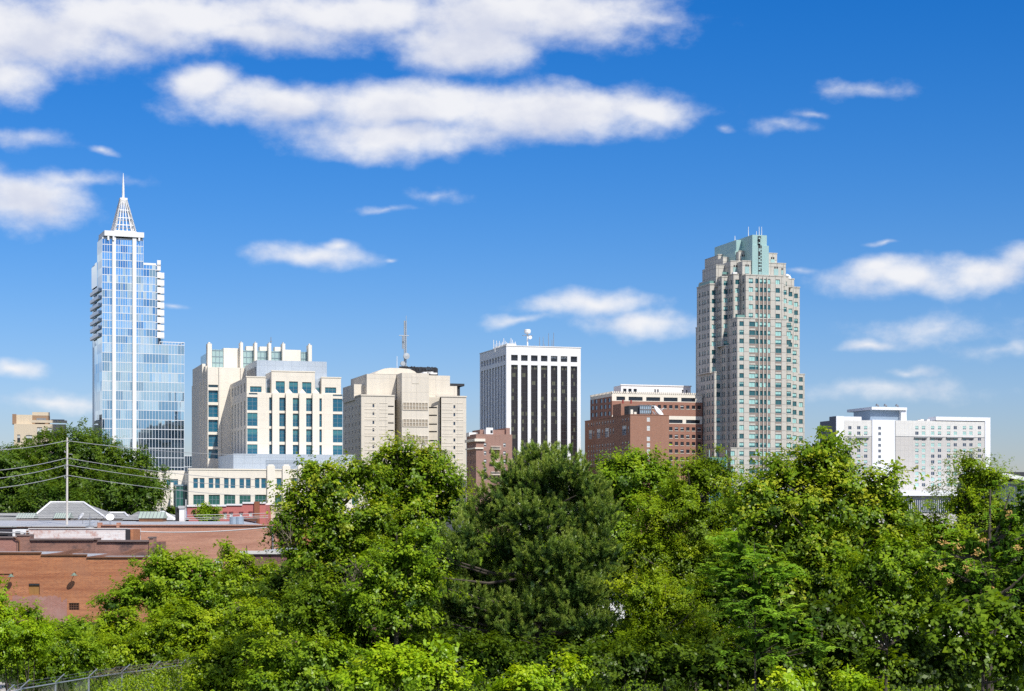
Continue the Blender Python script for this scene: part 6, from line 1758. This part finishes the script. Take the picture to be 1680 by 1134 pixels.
plant('sumac_tree', 'sumac with long feather-shaped leaves in front of the elm', 'tree', 52, [(1205, 900, 26, 20), (1225, 925, 38, 20), (1275, 940, 34, 20), (1200, 965, 34, 30), (1245, 985, 40, 24), (1180, 945, 20, 16), (1280, 1020, 36, 26), (1300, 1050, 36, 24), (1225, 1055, 26, 18), (1335, 1060, 24, 18), (1240, 960, 40, 30), (1260, 1010, 40, 30), (1210, 1010, 30, 26), (1250, 1060, 40, 30)], 'pinn', dict(O_PINN, tr=.05), base_px=1240)
plant('bright_tree', 'bright leafy young tree between the sumac and the seed tree', 'tree', 58, [(1430, 935, 46, 30), (1470, 905, 34, 26), (1400, 950, 26, 26), (1450, 975, 44, 34), (1500, 945, 36, 40), (1420, 1010, 36, 30)], 'mid', dict(O_MID, spark=.07))
plant('feathery_tree', 'tall feathery tree in front of the right end of the white hotel', 'tree', 66, [(1605, 785, 46, 34), (1590, 760, 24, 16), (1575, 825, 36, 34), (1630, 790, 26, 26), (1615, 840, 52, 42), (1530, 870, 42, 40), (1570, 890, 48, 42), (1640, 860, 32, 42), (1500, 865, 30, 34)], 'locust', dict(O_FINE, dens=1.2))
plant('seed_tree', 'tree with orange seed clusters at the right edge', 'tree', 55, [(1600, 900, 44, 26), (1560, 935, 40, 28), (1640, 905, 44, 36), (1600, 960, 50, 34), (1660, 850, 40, 40), (1670, 950, 40, 40), (1545, 900, 24, 18), (1690, 820, 40, 34)], 'pinn', dict(O_PINN, leaf=.10, rachis=.36), seeds=[(1548, 889), (1573, 896), (1613, 887), (1544, 929), (1588, 932), (1558, 955), (1627, 968), (1604, 906), (1655, 843), (1668, 898)])
plant('big_leaf_tree', 'broad-leaved tree with hanging leaves at the lower right corner', 'tree', 50, [(1570, 1020, 46, 26), (1630, 1010, 46, 28), (1555, 1055, 36, 30), (1670, 1040, 40, 34), (1600, 1070, 40, 34), (1655, 1085, 44, 40)], 'lowmid', O_BIG)
plant('big_leaf_tree', 'leafy sapling hanging over dark shade right of the sumac', 'tree', 54, [(1420, 1040, 30, 30), (1455, 1020, 30, 24), (1440, 1085, 34, 26), (1500, 1010, 34, 26)], 'lowmid', dict(O_BIG, leaf=.125))
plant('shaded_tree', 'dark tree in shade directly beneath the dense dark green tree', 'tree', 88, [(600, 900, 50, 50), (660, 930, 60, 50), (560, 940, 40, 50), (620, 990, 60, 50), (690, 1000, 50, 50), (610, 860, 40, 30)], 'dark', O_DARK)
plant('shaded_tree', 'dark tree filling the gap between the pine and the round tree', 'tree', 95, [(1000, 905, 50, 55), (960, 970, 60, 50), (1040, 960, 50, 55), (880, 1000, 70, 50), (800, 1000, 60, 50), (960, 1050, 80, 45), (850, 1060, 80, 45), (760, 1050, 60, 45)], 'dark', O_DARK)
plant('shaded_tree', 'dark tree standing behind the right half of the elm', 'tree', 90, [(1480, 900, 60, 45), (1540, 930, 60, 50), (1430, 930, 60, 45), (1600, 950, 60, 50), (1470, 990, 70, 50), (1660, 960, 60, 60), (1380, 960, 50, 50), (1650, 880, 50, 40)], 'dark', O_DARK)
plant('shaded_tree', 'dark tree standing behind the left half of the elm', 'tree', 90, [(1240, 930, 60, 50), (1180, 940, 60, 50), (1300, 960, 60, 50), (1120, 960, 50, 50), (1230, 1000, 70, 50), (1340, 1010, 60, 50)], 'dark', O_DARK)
SH = 'shaded understorey trees at the right'
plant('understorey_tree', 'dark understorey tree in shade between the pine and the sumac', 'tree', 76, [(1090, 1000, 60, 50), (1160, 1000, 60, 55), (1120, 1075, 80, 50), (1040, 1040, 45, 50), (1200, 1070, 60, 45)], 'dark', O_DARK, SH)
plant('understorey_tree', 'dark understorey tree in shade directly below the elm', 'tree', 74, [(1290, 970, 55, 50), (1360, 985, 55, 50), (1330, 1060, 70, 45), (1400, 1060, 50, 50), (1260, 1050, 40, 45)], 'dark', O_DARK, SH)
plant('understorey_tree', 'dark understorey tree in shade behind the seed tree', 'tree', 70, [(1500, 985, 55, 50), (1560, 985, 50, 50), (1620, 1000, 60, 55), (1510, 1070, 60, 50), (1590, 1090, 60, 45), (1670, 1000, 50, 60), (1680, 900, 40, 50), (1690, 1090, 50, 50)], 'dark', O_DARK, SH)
plant('bush', 'dark bush hiding the trunk of the loose yellowish tree', 'bush', 67, [(525, 985, 44, 36), (490, 1005, 40, 34), (560, 1010, 42, 36), (530, 1035, 50, 30)], 'lowmid', O_MID, trunk=False)
SB = 'shaded bushes along the foot of the trees'
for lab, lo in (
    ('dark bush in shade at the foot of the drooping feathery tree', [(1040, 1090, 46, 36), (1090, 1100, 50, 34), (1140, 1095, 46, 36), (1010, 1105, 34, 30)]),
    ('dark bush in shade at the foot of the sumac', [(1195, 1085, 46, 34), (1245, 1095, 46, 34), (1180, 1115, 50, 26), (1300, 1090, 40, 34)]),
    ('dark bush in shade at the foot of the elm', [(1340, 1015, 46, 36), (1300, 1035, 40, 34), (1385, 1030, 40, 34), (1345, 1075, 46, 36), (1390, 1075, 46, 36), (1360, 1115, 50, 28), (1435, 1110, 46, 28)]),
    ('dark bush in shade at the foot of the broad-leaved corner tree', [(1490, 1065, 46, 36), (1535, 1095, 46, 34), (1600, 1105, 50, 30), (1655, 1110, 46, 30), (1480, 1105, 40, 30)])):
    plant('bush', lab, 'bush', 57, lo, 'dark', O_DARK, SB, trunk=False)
# --- front shrubs along the bottom
plant('shrub', 'glowing lime shrub with a tall shoot at the bottom centre', 'shrub', 46, [(640, 1105, 60, 34), (700, 1108, 52, 30), (590, 1120, 40, 24), (660, 1085, 30, 18), (735, 1120, 38, 22), (718, 1075, 11, 22), (625, 1080, 12, 12)], 'lime', dict(O_MID, leaf=.10, clump=.36), trunk=False)
plant('shrub', 'small lime shrub at the bottom edge right of the tall shoot', 'shrub', 46, [(855, 1122, 30, 16), (868, 1112, 12, 12), (830, 1130, 20, 12), (890, 1132, 18, 10)], 'lime', dict(O_MID, leaf=.10, clump=.3), trunk=False)
plant('shrub', 'isolated yellow-green shrub in the shade under the pine', 'shrub', 58, [(945, 1105, 22, 18), (935, 1090, 12, 10), (965, 1112, 14, 12)], 'lime', dict(O_MID, leaf=.10, clump=.3), trunk=False)
plant('shrub', 'lime shrub at the bottom edge under the sumac', 'shrub', 48, [(1285, 1120, 26, 16), (1310, 1128, 18, 12), (1415, 1125, 30, 14), (1390, 1118, 16, 12)], 'lime', dict(O_MID, leaf=.10, clump=.3), trunk=False)
plant('sunny_bush', 'yellow-green willowy bush at the far left edge', 'bush', 76, [(12, 1020, 28, 34), (-4, 985, 18, 20), (45, 1040, 36, 26), (15, 1055, 45, 26), (-20, 1020, 35, 45), (5, 1080, 40, 20), (40, 1068, 34, 20)], 'lime', dict(O_FINE, leaf=.11, up=.7), trunk=False)
plant('dark_bush', 'dark green bush behind the yellow-green willowy bush', 'bush', 88, [(45, 1008, 22, 16), (62, 1024, 18, 18), (35, 1036, 28, 18)], 'mid', dict(O_VINE, leaf=.12), trunk=False)
plant('bush', 'bushy sapling below the barred warehouse window', 'bush', 96, [(112, 1036, 22, 20), (135, 1028, 18, 18), (95, 1050, 24, 18), (150, 1044, 22, 22)], 'mid', dict(O_VINE, leaf=.13), trunk=False)
plant('bush', 'light green bush with a yellow top beside the barred-window sapling', 'bush', 93, [(172, 1022, 18, 20), (205, 1022, 24, 26), (190, 1048, 34, 24), (225, 1042, 24, 24)], 'vine', dict(O_VINE, leaf=.13, spark=.08), trunk=False)
plant('bush', 'yellow-green spreading bush in front of the vine mound', 'bush', 84, [(300, 1020, 50, 28), (340, 1030, 42, 32), (265, 1045, 40, 28), (320, 1055, 50, 26), (375, 1040, 36, 34)], 'vine', dict(O_VINE, leaf=.12, spark=.05), trunk=False)
plant('bush', 'arching dark bush leaning over the gravel path', 'bush', 80, [(95, 1060, 50, 24), (60, 1080, 42, 22), (130, 1075, 46, 24), (100, 1098, 50, 18), (40, 1095, 34, 20), (70, 1105, 40, 16), (10, 1092, 34, 18)], 'mid', dict(O_FINE, leaf=.12, asp=.5), trunk=False)
plant('bush', 'low leafy bush behind the middle of the chain link fence', 'bush', 84, [(185, 1070, 46, 24), (235, 1070, 46, 24), (205, 1088, 50, 18), (160, 1095, 40, 18), (260, 1085, 40, 20)], 'vine', dict(O_VINE, leaf=.115), trunk=False)
plant('bush', 'bush crowding the upper end of the chain link fence', 'bush', 78, [(345, 1090, 40, 28), (380, 1080, 36, 34), (335, 1120, 36, 22), (390, 1115, 46, 26), (420, 1060, 34, 36)], 'vine', dict(O_VINE, leaf=.11), trunk=False)
plant('bush', 'mid green bush at the bottom between the fence and the lime shrub', 'bush', 64, [(455, 1085, 46, 34), (510, 1075, 42, 34), (440, 1120, 46, 22), (505, 1115, 50, 26), (555, 1080, 34, 32), (550, 1115, 30, 24)], 'mid', dict(O_VINE, leaf=.10), trunk=False)
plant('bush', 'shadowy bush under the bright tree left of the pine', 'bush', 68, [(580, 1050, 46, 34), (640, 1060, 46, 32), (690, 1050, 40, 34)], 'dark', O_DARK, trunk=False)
plant('bush', 'leafy bush rising in front of the young tree', 'bush', 80, [(410, 1020, 40, 36), (450, 1030, 34, 36), (430, 1055, 44, 30)], 'vine', dict(O_VINE, leaf=.11), trunk=False)

# --- vines on the fence
def fence_vines():
    rng = np.random.default_rng(77); T = [np.array(p) for p in FENCE]; N = 12500
    k = rng.integers(0, len(T) - 1, N); t = rng.random(N); a = np.array(T)[k]; c = np.array(T)[k + 1]
    p = a + (c - a) * t[:, None]; wgt = (k + t) / (len(T) - 1)
    h = rng.random(N) ** .8; p[:, 2] = p[:, 2] * h * np.clip(wgt * 1.3 + .15, 0, 1.02) ; p += rng.normal(size=(N, 3)) * np.array([.06, .14, .05])
    s = .085 * rng.uniform(.6, 1.4, N); V = leaf_quads(p, rng.normal(size=(N, 3)) + np.array([0, 0, -.4]), np.array([0.2, -.8, .6]) + rng.normal(size=(N, 3)) * .5, s, s * .75)
    me = quads_mesh('vine', V, rng.normal(.5, .2, N), [LM['vine']]); r = empty('fence_vine', FLOC); tag(r, 'leafy vines climbing the wire of the chain link fence', 'vine'); put('foliage', me, r)
    m = MB(); q = random.Random(4)
    for _ in range(230):
        i = q.uniform(3.0, len(T) - 1.02); j = int(i); b = Vector(T[j]).lerp(Vector(T[j + 1]), i - j) + Vector((q.gauss(0, .06), q.gauss(0, .1), q.uniform(-.15, .2))); e = b + Vector((q.gauss(.05, .22), q.gauss(.2, .4), q.gauss(0, .12)))
        m.tube([b, b.lerp(e, .5) + Vector((0, 0, q.uniform(0, .1))), e], [.008, .008, .004], 4, cap=False)
    o = m.build('dry_stems', TWIG, r)
fence_vines()

# --- uncountable low growth over the whole slope
def undergrowth():
    rng = np.random.default_rng(5); pts = []
    n = 5200
    d = rng.uniform(58, 112, n); px = rng.uniform(-120, 1800, n)
    x = (px - CX) / FP * d
    keep = ~((px < 150) & (d < 97)) & ~((x < -13.5) & (d < 84))
    d, x, px = d[keep], x[keep], px[keep]; n = len(d)
    h = rng.uniform(.3, 1.6, n)
    Vs, Ts = [], []
    m = 26; i = np.repeat(np.arange(n), m); N = n * m
    p = np.stack([x[i], d[i], np.zeros(N)], 1) + rng.normal(size=(N, 3)) * np.array([.55, .55, 0]); p[:, 2] = np.abs(rng.random(N)) * h[i]
    s = .15 * rng.uniform(.6, 1.4, N)
    V = leaf_quads(p, rng.normal(size=(N, 3)) + np.array([0, 0, .2]), np.array([0, -.2, .9]) + rng.normal(size=(N, 3)) * .45, s, s * .6)
    me = quads_mesh('undergrowth', V, rng.normal(.4, .2, N), [LM['mid']]); o = bpy.data.objects.new('undergrowth', me); COL.objects.link(o); tag(o, 'low leafy weeds covering the ground under the trees', 'undergrowth', kind='stuff')
    # grass by the fence
    n = 26000; d = rng.uniform(62, 100, n); px = rng.uniform(-60, 420, n); x = (px - CX) / FP * d
    k = ~((x < -21) & (d > 85) & (d < 97)); d, x = d[k], x[k]; n = len(d)
    p = np.stack([x, d, np.zeros(n)], 1); s = rng.uniform(.15, .5, n)
    V = leaf_quads(p, rng.normal(size=(n, 3)) * .35 + np.array([0, 0, 1]), rng.normal(size=(n, 3)), s, np.full(n, .035))
    me = quads_mesh('grass', V, rng.normal(.55, .2, n), [LM['vine']]); o = bpy.data.objects.new('grass', me); COL.objects.link(o); tag(o, 'rough grass along the chain link fence', 'grass', kind='stuff')
undergrowth()

# --- trees just past the right edge, and the wooded blocks of the town between the near trees and the towers
plant('round_tree', 'full mid green tree beyond the seed tree past the right edge', 'tree', 68, [(1790, 860, 60, 55), (1840, 900, 60, 60), (1770, 930, 60, 60), (1850, 980, 70, 60), (1790, 1030, 70, 50)], 'mid', O_MID)
plant('round_tree', 'full olive green tree outermost at the right of the wooded edge', 'tree', 74, [(1960, 850, 65, 55), (2010, 900, 60, 60), (1940, 930, 60, 60), (2000, 990, 70, 60), (1930, 1030, 70, 50)], 'elm', O_ELM)
def treeline():
    rng = np.random.default_rng(31); lobes = []
    for k in range(230):
        d = rng.uniform(190, 500); x = rng.uniform(-.30, .45) * d
        if x < -.105 * d and d < 300: continue
        if -.19 * d < x and d > 505: continue
        h = rng.uniform(3.0, 4.2) ; r = rng.uniform(3.0, 5.2)
        lobes.append((np.array([x, d, h * .55]), np.array([r, r, min(h * .62, 3.6)])))
    V, t, mi = crown_quads(rng, lobes, dict(leaf=.42, clump=1.2, twigs=6, leaves=8, dens=.8, core=.5, shoots=.05))
    me = quads_mesh('treeline', V, t, [LM['mid'], CORE['mid']], mi); o = bpy.data.objects.new('treeline', me); COL.objects.link(o)
    tag(o, 'low distant mass of town trees between the near trees and the towers', 'trees', kind='stuff')
treeline()
# ================================================================ camera, light, render settings
build_world()
cam = bpy.data.cameras.new('camera'); co = bpy.data.objects.new('camera', cam); COL.objects.link(co)
co.location = (0, 0, EYE); co.rotation_euler = (R(90), 0, 0)
cam.sensor_fit = 'HORIZONTAL'; cam.sensor_width = 36.0; cam.lens = 36.0 * FP / 1680.0
cam.shift_y = (HZ - 567.0) / 1680.0
cam.clip_start = 0.5; cam.clip_end = 30000
SC.camera = co
SC.view_settings.view_transform = 'Standard'; SC.view_settings.look = 'None'; SC.view_settings.exposure = 0; SC.view_settings.gamma = 1
SC.cycles.max_bounces = 5; SC.cycles.diffuse_bounces = 3; SC.cycles.glossy_bounces = 3; SC.cycles.transmission_bounces = 3; SC.cycles.transparent_max_bounces = 4
SC.cycles.use_denoising = False
SC.cycles.sample_clamp_indirect = 3.0
